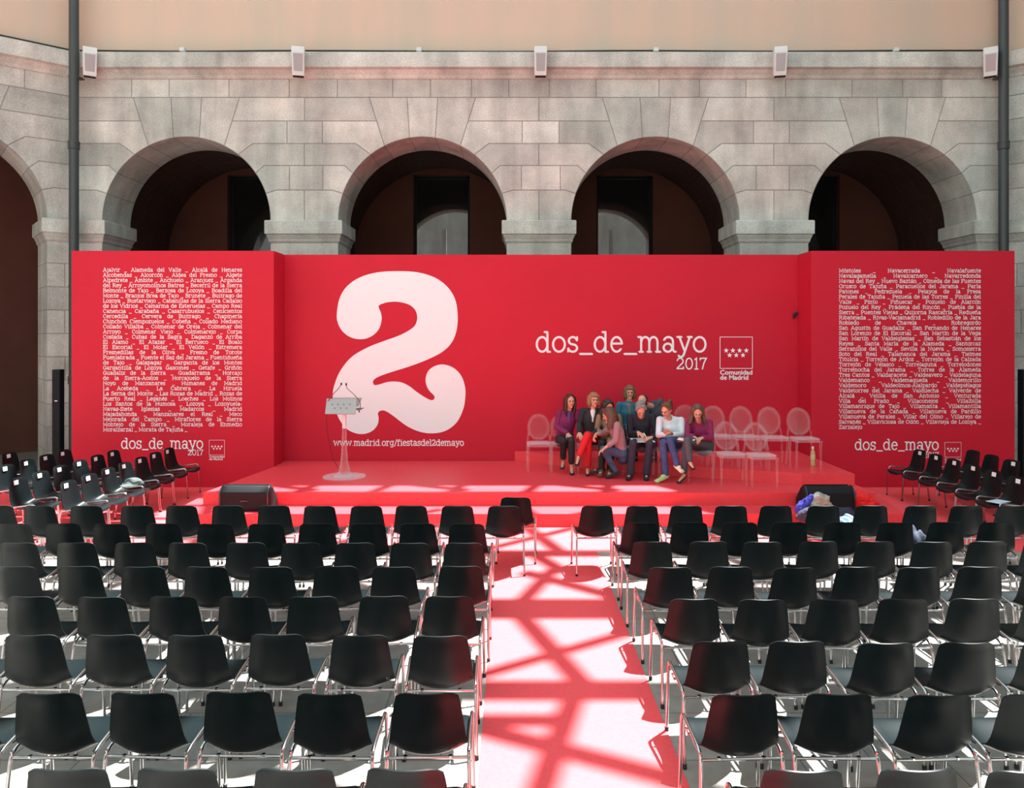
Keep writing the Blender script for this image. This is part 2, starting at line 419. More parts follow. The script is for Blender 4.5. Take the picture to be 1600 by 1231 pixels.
# the far sides of the courtyard, plain storeys of the same plaster over stone
XL, YL = CL - 4.30 * ca, WY - 4.30 * sa
XR, YR = CR + 4.30 * ca, WY - 4.30 * sa
def plain_wall(name, p, q):
    for n, z0, z1, m in ((name, 0, 8.2, M_stone), (name + '_upper', 8.2, 13.2, M_plaster)):
        bm = bmesh.new(); lay = bm.faces.layers.float.new('tone')
        d = (Vector(q) - Vector(p)).normalized(); nn = Vector((d.y, -d.x)) * .5
        prism(bm, [p, q, (q[0] + nn.x, q[1] + nn.y), (p[0] + nn.x, p[1] + nn.y)], z0, z1)
        for f in bm.faces: f[lay] = 1.0
        o = obj(n, bm, m); o['kind'] = 'structure'
plain_wall('wall_side_left', (XL, YL), (XL, -9.0)) if False else plain_wall('wall_side_left', (XL, -9.0), (XL, YL + .1))
plain_wall('wall_side_right', (XR, YR + .1), (XR, -9.0))
plain_wall('wall_front', (XR + .4, -9.0), (XL - .4, -9.0))

# floor
bm = bmesh.new(); box(bm, -24, 24, -12, 34, -.2, 0); o = obj('floor', bm, M_floor); o['kind'] = 'structure'

# gallery behind the arches
GY0, GY1 = WY + 1.1, 19.05
bm = bmesh.new(); uv = bm.loops.layers.uv.new('UVMap')
def uvq(pts, uvs):
    f = bm.faces.new([bm.verts.new(p) for p in pts])
    for lp, q in zip(f.loops, uvs): lp[uv].uv = q
    return f
VR, VZ = 2.16, 4.66
for c in [CENT[0] - 4.6] + CENT + [CENT[3] + 4.6]:
    n = 28
    for k in range(n):
        a, b = math.pi * k / n, math.pi * (k + 1) / n
        p = [(c + VR * math.cos(a), GY0, VZ + VR * math.sin(a)), (c + VR * math.cos(b), GY0, VZ + VR * math.sin(b)), (c + VR * math.cos(b), GY1, VZ + VR * math.sin(b)), (c + VR * math.cos(a), GY1, VZ + VR * math.sin(a))]
        uvq(p, [(a * VR, GY0), (b * VR, GY0), (b * VR, GY1), (a * VR, GY1)][::1])
        # spandrel web closing the vault against the arcade
    for s in (1, -1):
        x = c + s * VR
        uvq([(x, GY0, VZ - .3), (x, GY1, VZ - .3), (x, GY1, VZ), (x, GY0, VZ)], [(0, 0), (3, 0), (3, .3), (0, .3)])
        x2 = c + s * 2.3
        uvq([(x, GY0, VZ - .3), (x2, GY0, VZ - .3), (x2, GY1, VZ - .3), (x, GY1, VZ - .3)], [(0, 0), (.14, 0), (.14, 3), (0, 3)])
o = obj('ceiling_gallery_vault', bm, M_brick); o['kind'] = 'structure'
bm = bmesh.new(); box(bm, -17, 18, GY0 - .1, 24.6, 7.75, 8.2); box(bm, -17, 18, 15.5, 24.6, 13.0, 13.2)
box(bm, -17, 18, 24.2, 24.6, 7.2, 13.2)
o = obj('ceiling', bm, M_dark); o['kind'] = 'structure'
# rear wall of the gallery with its tall openings, and the arches of the next court seen through them
WW, WT = .70, 6.65
bm = bmesh.new(); xs = [-17]
for c in CENT: xs += [c - WW, c + WW]
xs.append(18)
for a, b in zip(xs[::2], xs[1::2]): box(bm, a, b, GY1, GY1 + .35, 0, 7.75)
for c in CENT: box(bm, c - WW, c + WW, GY1, GY1 + .35, WT, 7.75); box(bm, c - WW, c + WW, GY1, GY1 + .35, 0, .9)
for x in (-17.2, 18.0): box(bm, x, x + .2, GY0, 24.6, 0, 8.2)
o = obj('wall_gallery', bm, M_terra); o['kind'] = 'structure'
for i, c in enumerate(CENT):
    bm = bmesh.new(); y = GY1 + .22
    for a, b, z0, z1 in ((c - WW, c - WW + .06, .9, WT), (c + WW - .06, c + WW, .9, WT), (c - WW, c + WW, WT - .06, WT), (c - WW, c + WW, .9, .98)):
        box(bm, a, b, y, y + .06, z0, z1)
    o = obj('window_%d' % (i + 1), bm, M_black); o['kind'] = 'structure'
    bm = bmesh.new(); box(bm, c - WW + .06, c + WW - .06, y + .025, y + .035, .98, WT - .06)
    obj('pane', bm, M_glass, o)
bm = bmesh.new(); Y0, Y1 = 24.0, 24.2
xs = [-17.0]
for c in CENT: xs += [c - RAD, c + RAD]
xs.append(18.0)
for a, b in zip(xs[::2], xs[1::2]): box(bm, a, b, Y0, Y1, 0, 8.0)
for c in CENT:
    for k in range(24):
        a, b = math.pi * k / 24, math.pi * (k + 1) / 24
        x0, z0, x1, z1 = c + RAD * math.cos(a), SPR + RAD * math.sin(a), c + RAD * math.cos(b), SPR + RAD * math.sin(b)
        p = [bm.verts.new(q) for q in ((x0, Y0, z0), (x1, Y0, z1), (x1, Y0, 8.0), (x0, Y0, 8.0), (x0, Y1, z0), (x1, Y1, z1), (x1, Y1, 8.0), (x0, Y1, 8.0))]
        for f in ((0, 1, 2, 3), (4, 7, 6, 5), (0, 4, 5, 1)): bm.faces.new([p[i] for i in f])
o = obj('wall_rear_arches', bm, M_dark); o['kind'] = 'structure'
bm = bmesh.new(); lay = bm.faces.layers.float.new('tone')
for (x0, x1, y0, y1, z0, z1) in ((-17, 18, 30, 30.4, 0, 4.9), (-17, 18, 30, 30.4, 5.25, 9), (-17, 18, 29.9, 30.4, 4.9, 5.25)): box(bm, x0, x1, y0, y1, z0, z1)
for c in [q + .4 for q in CENT]:
    for x in (-1.1, .2, 1.5): box(bm, c + x, c + x + .14, 27, 27.14, 0, 6.4)
    box(bm, c - 1.3, c + 1.8, 27, 27.14, 5.2, 5.3)
for f in bm.faces: f[lay] = 1.0
o = obj('wall_far_court', bm, M_stone); o['kind'] = 'structure'

# roof: steel trusses of the glazed court roof, out of the picture, whose shadows lie on the floor, plus one added shade beam
RZ = 13.0; OX, OY = -SUN.x * RZ, -SUN.y * RZ
bm = bmesh.new()
def beam(x0, y0, x1, y1, wd, th=.16):
    a = Vector((x0 + OX, y0 + OY)); b = Vector((x1 + OX, y1 + OY)); d = (b - a).normalized(); n = Vector((-d.y, d.x)) * wd / 2
    prism_pts = [(a + n), (b + n), (b - n), (a - n)]
    va = [bm.verts.new((p.x, p.y, RZ)) for p in prism_pts]; vb = [bm.verts.new((p.x, p.y, RZ + th)) for p in prism_pts]
    bm.faces.new(va[::-1]); bm.faces.new(vb)
    for i in range(4): bm.faces.new((va[i], va[(i + 1) % 4], vb[(i + 1) % 4], vb[i]))
XA, XB = -16.5, 10
for y, wd in ((11.15, .10), (9.36, .24), (7.47, .52), (5.75, .30), (3.75, .5), (1.1, 2.4), (-1.5, .5), (-3, .4), (-6, .4)): beam(XA, y, XB, y, wd)  # the widest beam is added, unseen, to shade the floor behind the back row
cell = [(.10, 7.30, .56, 5.85), (-.35, 5.92, 1.30, 7.03), (.49, 5.70, .30, 4.95), (.30, 4.95, .05, 3.9), (-.5, 5.35, 1.5, 4.34), (-.6, 5.30, .40, 5.30),
        (.50, 8.74, .10, 7.6), (.15, 8.62, 1.3, 7.60), (.05, 11.2, .62, 9.4), (-.4, 9.45, 1.2, 10.9), (.3, 9.3, .62, 8.6), (.10, 11.1, .36, 11.95), (1.25, 11.1, 1.45, 11.95), (.3, 11.9, 1.5, 11.3)]
for k in range(-6, 4):
    for x0, y0, x1, y1 in cell: beam(x0 + 2.25 * k, y0, x1 + 2.25 * k, y1, .15)
o = obj('ceiling_roof_trusses', bm, mat('roof_steel', (.4, .4, .4), .5)); o['kind'] = 'structure'
bm = bmesh.new(); prism(bm, [(6.1, 15.2), (6.9, 13.95), (8.6, 12.9), (10.4, 11.6), (14.2, 10.6), (14.2, 15.2)], 13.0, 13.2)
prism(bm, [(10.3, -9), (14.2, -9), (14.2, 10.6), (10.4, 11.6)], 13.0, 13.2)  # unseen strip added to block sky light and darken the right panel
prism(bm, [(-17, 14.9), (-17, 15.6), (18, 15.6), (18, 14.95)], 13.0, 13.2)
o = obj('ceiling_eaves', bm, M_plaster); o['kind'] = 'structure'

# ------------------------------------------------------------------ carpets, stage
bm = bmesh.new(); box(bm, -.20, 1.04, -4, 9.45, .0, .006); tag(obj('carpet', bm, M_carpet), 'red carpet runner laid along the aisle between the two blocks of chairs', 'carpet')
bm = bmesh.new(); prism(bm, [(-8.9, 9.45), (9.3, 9.45), (9.3, 14.3), (-8.9, 14.3)], .0, .006); tag(obj('carpet', bm, M_carpet), 'wide red carpet on the ground around the stage', 'carpet')
bm = bmesh.new()
prism(bm, [(-4.78, 10.65), (5.47, 10.65), (5.69, 12.28), (5.33, 12.28), (5.33, 11.19), (-4.52, 11.19), (-4.42, 12.28), (-4.78, 12.28)], .006, .183)
low = bm
st = empty('stage', (.5, 12.6, 0), label='low red stage with a step and an angled riser in front of the backdrop', cat='stage')
def loc(o, p): 
    for v in o.data.vertices: v.co -= Vector(p)
    return o
loc(obj('step', low, M_stage, st), st.location)
bm = bmesh.new(); prism(bm, [(-4.50, 11.19), (5.30, 11.19), (5.228, 13.42), (5.228, 14.05), (-4.16, 14.05), (-4.16, 13.42)], .006, .366); loc(obj('platform', bm, M_stage, st), st.location)
RIS = [(.05, 14.05), (.85, 13.55), (2.66, 12.55), (4.43, 11.75), (5.22, 11.70), (5.222, 14.05)]
bm = bmesh.new(); prism(bm, RIS, .367, .548); loc(obj('riser', bm, M_stage, st), st.location)

# ------------------------------------------------------------------ lettering: a round typewriter face drawn with strokes
XH, AS, DS = .54, .72, -.19
def A(cx, cy, rx, ry, a0, a1):
    n = max(3, int(abs(a1 - a0) / 24)); return [(cx + rx * math.cos(R(a0 + (a1 - a0) * k / n)), cy + ry * math.sin(R(a0 + (a1 - a0) * k / n))) for k in range(n + 1)]
h = XH / 2
def sf(x, y, l=.07, r=.07): return [(x - l, y), (x + r, y)]
GL = {
 'o': (.54, [A(.27, h, .21, h, 0, 360)]),
 'c': (.48, [A(.26, h, .20, h, 42, 318), [(.405, .40), (.40, .46)]]),
 'd': (.58, [A(.25, h, .19, h, 0, 360), [(.44, AS), (.44, 0)], [(.33, AS), (.44, AS)], [(.44, 0), (.54, 0)]]),
 'b': (.56, [A(.31, h, .19, h, 0, 360), [(.12, AS), (.12, 0)], [(.02, AS), (.12, AS)]]),
 'p': (.58, [A(.33, h, .19, h, 0, 360), [(.14, XH), (.14, DS)], [(.03, XH), (.14, XH)], sf(.14, DS, .1, .1)]),
 'q': (.56, [A(.25, h, .19, h, 0, 360), [(.44, XH), (.44, DS)], sf(.44, DS, .1, .1)]),
 'e': (.50, [[(.07, h + .03), (.45, h + .03)], A(.26, h, .19, h, 6, 322)]),
 's': (.44, [A(.22, XH * .75, .14, XH * .25, 15, 270) + A(.22, XH * .25, .155, XH * .25, 90, -165), [(.37, XH), (.37, XH - .13)], [(.06, 0), (.06, .13)]]),
 'a': (.54, [A(.24, XH - .15, .16, .15, 165, 0) + [(.40, .12)] + A(.48, .10, .08, .10, 180, 290), A(.22, .15, .15, .15, 0, 360)]),
 'm': (.86, [[(.13, XH), (.13, 0)], [(.02, XH), (.13, XH)], [(.13, XH - .2)] + A(.28, XH - .17, .14, .17, 160, 0) + [(.42, 0)], [(.42, XH - .2)] + A(.57, XH - .17, .14, .17, 160, 0) + [(.71, 0)], sf(.13, 0), sf(.42, 0), sf(.72, 0, .07, .10)]),
 'n': (.60, [[(.13, XH), (.13, 0)], [(.02, XH), (.13, XH)], [(.13, XH - .2)] + A(.295, XH - .18, .155, .18, 160, 0) + [(.45, 0)], sf(.13, 0, .09, .08), sf(.45, 0, .08, .09)]),
 'r': (.46, [[(.14, XH), (.14, 0)], [(.03, XH), (.14, XH)], [(.14, XH - .22)] + A(.31, XH - .16, .14, .16, 160, 40), sf(.14, 0, .1, .12)]),
 'u': (.60, [[(.12, XH)] + A(.275, .17, .155, .17, 180, 330) , [(.44, XH), (.44, 0)], [(.02, XH), (.12, XH)], [(.34, XH), (.44, XH)], [(.44, 0), (.54, 0)]]),
 'i': (.30, [[(.16, XH), (.16, 0)], [(.05, XH), (.16, XH)], sf(.16, 0, .1, .1), [(.15, .70), (.165, .70)]]),
 'l': (.30, [[(.16, AS), (.16, 0)], [(.05, AS), (.16, AS)], sf(.16, 0, .1, .1)]),
 't': (.40, [[(.16, .68)] + A(.26, .12, .10, .12, 180, 330), [(.04, XH), (.34, XH)]]),
 'f': (.38, [[(.14, 0)] + A(.25, AS - .12, .11, .12, 180, 30), [(.03, XH), (.31, XH)], sf(.14, 0, .1, .12)]),
 'g': (.56, [A(.25, h + .03, .18, h - .03, 0, 360), [(.43, XH)] + A(.27, DS + .14, .16, .14, 0, -160), [(.43, XH), (.53, XH)]]),
 'h': (.60, [[(.13, AS), (.13, 0)], [(.03, AS), (.13, AS)], [(.13, XH - .2)] + A(.295, XH - .18, .155, .18, 160, 0) + [(.45, 0)], sf(.13, 0, .09, .08), sf(.45, 0, .08, .09)]),
 'j': (.30, [[(.18, XH)] + A(.06, DS + .12, .12, .12, 0, -110), [(.07, XH), (.18, XH)], [(.175, .70), (.19, .70)]]),
 'k': (.56, [[(.13, AS), (.13, 0)], [(.03, AS), (.13, AS)], [(.13, .2), (.42, XH)], [(.25, .31), (.45, 0)], sf(.13, 0), sf(.45, 0), sf(.42, XH)]),
 'v': (.54, [[(.09, XH), (.27, 0), (.45, XH)], sf(.09, XH, .08, .08), sf(.45, XH, .08, .08)]),
 'w': (.78, [[(.08, XH), (.22, 0), (.39, XH), (.56, 0), (.70, XH)], sf(.08, XH, .07, .08), sf(.70, XH, .08, .07)]),
 'x': (.54, [[(.09, XH), (.45, 0)], [(.09, 0), (.45, XH)], sf(.09, XH), sf(.45, XH), sf(.09, 0), sf(.45, 0)]),
 'y': (.54, [[(.09, XH), (.28, .02)], [(.46, XH), (.24, -.12)] + A(.14, -.11, .09, .08, -20, -160), sf(.09, XH, .08, .08), sf(.46, XH, .08, .08)]),
 'z': (.48, [[(.08, XH - .1), (.08, XH), (.40, XH), (.07, 0), (.41, 0), (.41, .11)]]),
 '_': (.50, [[(.03, -.08), (.47, -.08)]]), '-': (.34, [[(.05, .25), (.29, .25)]]), '.': (.24, [[(.115, .02), (.13, .02)]]), '/': (.40, [[(.05, -.1), (.35, .76)]]), ' ': (.26, []),
 '2': (.54, [A(.26, .50, .18, .20, 170, -30) + [(.08, .06), (.08, .02)], [(.07, .03), (.46, .03), (.46, .14)]]),
 '0': (.54, [A(.27, .35, .20, .35, 0, 360)]), '1': (.34, [[(.08, .60), (.18, .70), (.18, 0)], sf(.18, 0, .11, .11)]),
 '7': (.50, [[(.07, .58), (.07, .69), (.44, .69), (.30, .40), (.20, 0)]]),
 'A': (.72, [[(.10, 0), (.36, AS - .02), (.62, 0)], [(.20, .25), (.52, .25)], sf(.10, 0, .08, .09), sf(.62, 0, .09, .08), [(.24, AS - .02), (.36, AS - .02)]]),
 'B': (.62, [[(.14, 0), (.14, .70)], [(.04, .70), (.34, .70)] + A(.36, .54, .15, .16, 90, -90) + [(.14, .38)], [(.04, 0), (.36, 0)] + A(.37, .19, .18, .19, -90, 90)]),
 'C': (.64, [A(.34, .35, .26, .35, 48, 312), [(.52, .70), (.52, .50)]]),
 'D': (.68, [[(.14, 0), (.14, .70)], [(.04, .70), (.30, .70)] + A(.32, .35, .29, .35, 90, -90) + [(.04, 0)]]),
 'E': (.62, [[(.14, 0), (.14, .70)], [(.04, .70), (.54, .70), (.54, .55)], [(.14, .37), (.40, .37)], [(.40, .29), (.40, .45)], [(.04, 0), (.55, 0), (.55, .16)]]),
 'F': (.60, [[(.14, 0), (.14, .70)], [(.04, .70), (.53, .70), (.53, .55)], [(.14, .37), (.40, .37)], [(.40, .29), (.40, .45)], sf(.14, 0, .1, .12)]),
 'G': (.68, [A(.34, .35, .26, .35, 48, 330), [(.52, .70), (.52, .52)], [(.40, .30), (.64, .30)], [(.56, .30), (.56, 0)]]),
 'H': (.72, [[(.14, 0), (.14, .70)], [(.58, 0), (.58, .70)], [(.14, .36), (.58, .36)], sf(.14, 0), sf(.58, 0), sf(.14, .7), sf(.58, .7)]),
 'I': (.34, [[(.17, 0), (.17, .70)], sf(.17, 0, .1, .1), sf(.17, .7, .1, .1)]),
 'J': (.52, [[(.36, .70)] + A(.21, .16, .15, .16, 0, -170), sf(.36, .7, .1, .1)]),
 'L': (.58, [[(.14, 0), (.14, .70)], sf(.14, .7, .1, .1), [(.04, 0), (.52, 0), (.52, .18)]]),
 'M': (.84, [[(.14, 0), (.14, .70), (.42, .15), (.70, .70), (.70, 0)], sf(.14, 0), sf(.70, 0), [(.04, .70), (.14, .70)], [(.70, .70), (.80, .70)]]),
 'N': (.74, [[(.14, 0), (.14, .70), (.58, .0), (.58, .70)], sf(.14, 0), sf(.58, .7), [(.04, .70), (.14, .70)]]),
 'O': (.70, [A(.35, .35, .28, .35, 0, 360)]),
 'P': (.60, [[(.14, 0), (.14, .70)], [(.04, .70), (.35, .70)] + A(.36, .51, .18, .19, 90, -90) + [(.14, .32)], sf(.14, 0, .1, .12)]),
 'Q': (.70, [A(.35, .35, .28, .35, 0, 360), [(.36, .16), (.58, -.10)]]),
 'R': (.68, [[(.14, 0), (.14, .70)], [(.04, .70), (.35, .70)] + A(.36, .53, .17, .17, 90, -90) + [(.14, .36)], [(.38, .36), (.56, 0)], sf(.14, 0), sf(.58, 0)]),
 'S': (.56, [A(.28, .53, .18, .17, 20, 270) + A(.28, .18, .20, .18, 90, -165), [(.47, .70), (.47, .54)], [(.08, 0), (.08, .17)]]),
 'T': (.64, [[(.32, 0), (.32, .70)], [(.07, .55), (.07, .70), (.57, .70), (.57, .55)], sf(.32, 0, .1, .1)]),
 'V': (.68, [[(.10, .70), (.34, 0), (.58, .70)], sf(.10, .7), sf(.58, .7)]),
 'Y': (.66, [[(.10, .70), (.33, .34), (.56, .70)], [(.33, .34), (.33, 0)], sf(.33, 0, .1, .1), sf(.10, .7), sf(.56, .7)]),
 'Z': (.60, [[(.09, .55), (.09, .70), (.50, .70), (.08, 0), (.52, 0), (.52, .16)]]),
}
for acc, base in (('á', 'a'), ('é', 'e'), ('í', 'i'), ('ó', 'o'), ('ú', 'u')):
    wd, stx = GL[base]; stx = [s for s in stx if not (base == 'i' and s[0][1] == .70)]
    GL[acc] = (wd, stx + [[(wd / 2 - .03, .62), (wd / 2 + .09, .74)]])
GL['ñ'] = (GL['n'][0], GL['n'][1] + [[(.16, .64), (.24, .69), (.34, .64), (.42, .69)]])

SK = [0]
def stroke(bm, pts, wd, P):
    """flat band of constant width with softened ends; P maps (x, z) to the panel"""
    Q = [Vector(p) for p in pts]; Q = [q for i, q in enumerate(Q) if i == 0 or (q - Q[i - 1]).length > 1e-5]
    n = len(Q)
    if n < 2: return
    closed = (Q[0] - Q[-1]).length < 1e-4
    L = []; Rr = []
    for i in range(n):
        if closed and i in (0, n - 1): a = (Q[1] - Q[0]).normalized(); b = (Q[-1] - Q[-2]).normalized()
        else: a = (Q[min(i + 1, n - 1)] - Q[min(i, n - 2)]).normalized(); b = (Q[max(i, 1)] - Q[max(i - 1, 0)]).normalized()
        t = (a + b)
        t = a if t.length < .2 else t.normalized()
        nn = Vector((-t.y, t.x)); k = wd / 2 / max(.5, nn.dot(Vector((-a.y, a.x))))
        L.append(Q[i] + nn * k); Rr.append(Q[i] - nn * k)
    SK[0] += 1; dy = -.0004 * (SK[0] % 5); P0 = P
    P = lambda a, b: (P0(a, b)[0], P0(a, b)[1] + dy, P0(a, b)[2])
    vl = [bm.verts.new(P(p.x, p.y)) for p in L]; vr = [bm.verts.new(P(p.x, p.y)) for p in Rr]
    for i in range(n - 1): bm.faces.new((vl[i], vr[i], vr[i + 1], vl[i + 1]))
    if not closed:
        for e, d, a, b in ((Q[0], (Q[0] - Q[1]).normalized(), vl[0], vr[0]), (Q[-1], (Q[-1] - Q[-2]).normalized(), vr[-1], vl[-1])):
            nn = Vector((-d.y, d.x)); pa = e + d * wd * .42 + nn * wd * .27; pb = e + d * wd * .42 - nn * wd * .27
            va, vb = bm.verts.new(P(pa.x, pa.y)), bm.verts.new(P(pb.x, pb.y))
            try: bm.faces.new((b, a, va, vb) if e is Q[0] else (b, a, va, vb))
            except ValueError: pass

def natural(s): return sum(GL[c][0] for c in s)
def text(bm, s, x, z, em, wd, P, width=None, justify=False, sx=1.0):
    """set one line from x along baseline z; width fits it (by word spaces when justified)"""
    sp = GL[' '][0]; nat = natural(s) * em * sx; ns = s.count(' ')
    if width and justify and ns:
        rest = natural(s.replace(' ', '')) * em * sx; gap = (width - rest) / ns
        if gap < .12 * em: sx *= width / (rest + ns * .16 * em); gap = .16 * em * 1.0
        sp = gap
    elif width: sx *= width / nat; sp = GL[' '][0] * em * sx
    else: sp = GL[' '][0] * em * sx
    for c in s:
        if c == ' ': x += sp; continue
        g = GL[c]
        for st_ in g[1]: stroke(bm, [(x + px * em * sx, z + pz * em) for px, pz in st_], wd * em, P)
        x += g[0] * em * sx

def star(bm, cx, cz, r, P):
    v = [bm.verts.new(P(cx + (r if k % 2 == 0 else r * .42) * math.sin(k * math.pi / 5), cz + (r if k % 2 == 0 else r * .42) * math.cos(k * math.pi / 5))) for k in range(10)]
    c = bm.verts.new(P(cx, cz))
    for k in range(10): bm.faces.new((c, v[(k + 1) % 10], v[k]))

def emblem(bm, x0, x1, z0, z1, P, lw):
    for p in ([(x0, z0), (x1, z0)], [(x1, z0), (x1, z1)], [(x1, z1), (x0, z1)], [(x0, z1), (x0, z0)]):
        stroke(bm, p, lw, P)
    w_ = x1 - x0; H = z1 - z0
    for k in range(4): star(bm, x0 + w_ * (.19 + .207 * k), z0 + H * .57, w_ * .085, P)
    for k in range(3): star(bm, x0 + w_ * (.295 + .207 * k), z0 + H * .42, w_ * .085, P)

def sans(name, lines, x0, z0, size, y, parent, width):
    """bold grotesque lettering, two lines"""
    cu = bpy.data.curves.new(name, 'FONT'); cu.body = '\n'.join(lines); cu.size = size; cu.offset = size * .022; cu.space_line = .80; cu.resolution_u = 3
    t = bpy.data.objects.new(name, cu); COL.objects.link(t); t.rotation_euler = (R(90), 0, 0); bpy.context.view_layer.update()
    dg = bpy.context.evaluated_depsgraph_get(); me = bpy.data.meshes.new_from_object(t.evaluated_get(dg)); me.name = name
    bpy.data.objects.remove(t)
    xs_ = [v.co.x for v in me.vertices]; k = width / (max(xs_) - min(xs_)); x_ = min(xs_)
    for v in me.vertices: v.co = Vector((x0 + (v.co.x - x_) * k, y, z0 + v.co.y))
    me.materials.clear(); me.materials.append(M_white); o = bpy.data.objects.new(name, me); COL.objects.link(o); o.parent = parent
    return o

# ------------------------------------------------------------------ backdrop
CY, SY, PT = 14.07, 13.43, 4.14
PX = lambda px, Y: (px - 800) / 1200 * Y
PZ = lambda py, Y: CAM_H - (py - 525) / 1200 * Y
def panel(label, x0, x1, y, t=.06):
    bm = bmesh.new(); box(bm, x0, x1, y, y + t, .007, PT); o = obj('backdrop_panel', bm, M_red)
    return tag(o, label, 'backdrop', 'red backdrop panels')
mid = panel('tall red middle backdrop panel with the big white figure behind the stage', -4.27, 5.32, CY)
lef = panel('tall red backdrop panel left of the stage printed with place names from Ajalvir on', -7.70, -4.165, SY)
rig = panel('tall red backdrop panel right of the stage printed with place names from Móstoles on', 5.235, 8.79, SY)
for x0, x1, nm in ((-4.225, -4.165, lef), (5.235, 5.295, rig)):
    bm = bmesh.new(); box(bm, x0, x1, SY + .06, CY - .001, .37, PT); obj('side_return', bm, M_red, nm)
Pm = lambda x, z: (x, CY - .004, z); Ps = lambda x, z: (x, SY - .004, z)
two = [(312, 320), (325, 250), (360, 195), (420, 155), (500, 133), (590, 128), (680, 133), (760, 157), (820, 202), (855, 262), (865, 340), (858, 405), (835, 458), (790, 500), (720, 535), (640, 565), (560, 590), (500, 612), (478, 630), (484, 649), (510, 645), (550, 634), (600, 635), (640, 652), (680, 682), (715, 705), (742, 718), (757, 713), (757, 698), (735, 675), (722, 650), (718, 620), (730, 585), (760, 562), (800, 555), (845, 570), (880, 605), (898, 655), (900, 700), (890, 760), (860, 820), (810, 858), (750, 870), (690, 862), (630, 835), (570, 790), (535, 768), (512, 766), (500, 778), (503, 800), (498, 830), (475, 858), (440, 872), (400, 870), (355, 848), (320, 800), (300, 740), (293, 690), (303, 640), (330, 580), (380, 520), (450, 478), (520, 450), (590, 425), (640, 400), (670, 375), (680, 340), (670, 305), (640, 280), (590, 268), (545, 270), (510, 281), (503, 292), (512, 315), (517, 345), (508, 385), (485, 415), (450, 435), (410, 439), (370, 428), (335, 400), (315, 360)]
pts = smooth_path([(420 + x / 2.93, 380 + y / 2.93, 0) for x, y in two], 4, closed=True)
bm = bmesh.new()
from mathutils.geometry import tessellate_polygon
v0 = [bm.verts.new((PX(p.x, CY), CY - .004, PZ(p.y, CY))) for p in pts]
for t3 in tessellate_polygon([pts]): bm.faces.new([v0[q] for q in t3])
bmesh.ops.recalc_face_normals(bm, faces=bm.faces)
tag(obj('large_numeral', bm, M_white, mid), 'big white figure 2')
bm = bmesh.new(); text(bm, 'www.madrid.org/fiestasdel2demayo', PX(521, CY), PZ(696, CY), .150, .10, Pm, width=PX(725, CY) - PX(521, CY)); tag(obj('web_address', bm, M_white, mid), 'white web address')
def logo(parent, Y, P, x0, x1, base, xe0, xe1, ye0, ye1, em, lw, yr0, yr1, ybase2, em2, xs, zs, sz):
    bm = bmesh.new(); text(bm, 'dos_de_mayo', PX(x0, Y), PZ(base, Y), em, lw, P, width=PX(x1, Y) - PX(x0, Y))
    text(bm, '2017', PX(yr0, Y), PZ(ybase2, Y), em2, lw * 1.05, P, width=PX(yr1, Y) - PX(yr0, Y)); obj('title_lettering', bm, M_white, parent)
    bm = bmesh.new(); emblem(bm, PX(xe0, Y), PX(xe1, Y), PZ(ye1, Y), PZ(ye0, Y), P, (xe1 - xe0) * .018 / 1200 * Y); obj('emblem', bm, M_white, parent)
    sans('emblem_lettering', ['Comunidad', 'de Madrid'], PX(xs, Y), PZ(zs, Y), sz, P(0, 0)[1], parent, PX(xe1, Y) - PX(xe0, Y))
logo(mid, CY, Pm, 836, 1105, 549.5, 1125, 1175.5, 526.5, 575.5, .50, .078, 1056, 1105, 576.5, .285, 1125, 585.0, .118)
logo(lef, SY, Ps, 189, 318, 700.5, 327, 351, 687.5, 710.5, .245, .085, 293, 318, 711, .135, 327, 714.8, .055)
logo(rig, SY, Ps, 1335, 1467, 702.5, 1476, 1501.5, 691, 714, .25, .085, 1442, 1467, 715, .135, 1476, 719.5, .055)
LTXT = """Ajalvir _ Alameda del Valle _ Alcalá de Henares
Alcobendas _ Alcorcón _ Aldea del Fresno _ Algete
Alpedrete _ Ambite _ Anchuelo _ Aranjuez _ Arganda
del Rey _ Arroyomolinos Batres _ Becerril de la Sierra
Belmonte de Tajo _ Berzosa de Lozoya _ Boadilla del
Monte _ Braojos Brea de Tajo _ Brunete _ Buitrago de
Lozoya _ Bustarviejo _ Cabanillas de la Sierra Cadalso
de los Vidrios _ Camarma de Esteruelas _ Campo Real
Canencia _ Carabaña _ Casarrubuelos _ Cenicientos
Cercedilla _ Cervera de Buitrago _ Chapinería
Chinchón Ciempozuelos _ Cobeña _ Collado Mediano
Collado Villalba _ Colmenar de Oreja _ Colmenar del
Arroyo _ Colmenar Viejo _ Colmenarejo _ Corpa
Coslada _ Cubas de la Sagra _ Daganzo de Arriba
El Álamo _ El Atazar _ El Berrueco _ El Boalo
El Escorial _ El Molar _ El Vellón _ Estremera
Fresnedillas de la Oliva _ Fresno de Torote
Fuenlabrada _ Fuente el Saz del Jarama _ Fuentidueña
de Tajo _ Galapagar _ Garganta de los Montes
Gargantilla de Lozoya Gascones _ Getafe _ Griñón
Guadalix de la Sierra _ Guadarrama _ Horcajo
de la Sierra-Aoslos _ Horcajuelo de la Sierra
Hoyo de Manzanares _ Humanes de Madrid
La Acebeda _ La Cabrera _ La Hiruela
La Serna del Monte _ Las Rozas de Madrid _ Rozas de
Puerto Real _ Leganés _ Loeches _ Los Molinos
Los Santos de la Humosa _ Lozoya _ Lozoyuela-
Navas-Siete Iglesias _ Madarcos _ Madrid
Majadahonda _ Manzanares el Real _ Meco
Mejorada del Campo _ Miraflores de la Sierra
Montejo de la Sierra _ Moraleja de Enmedio
Moralzarzal _ Morata de Tajuña _""".replace('Á', 'A').split('\n')
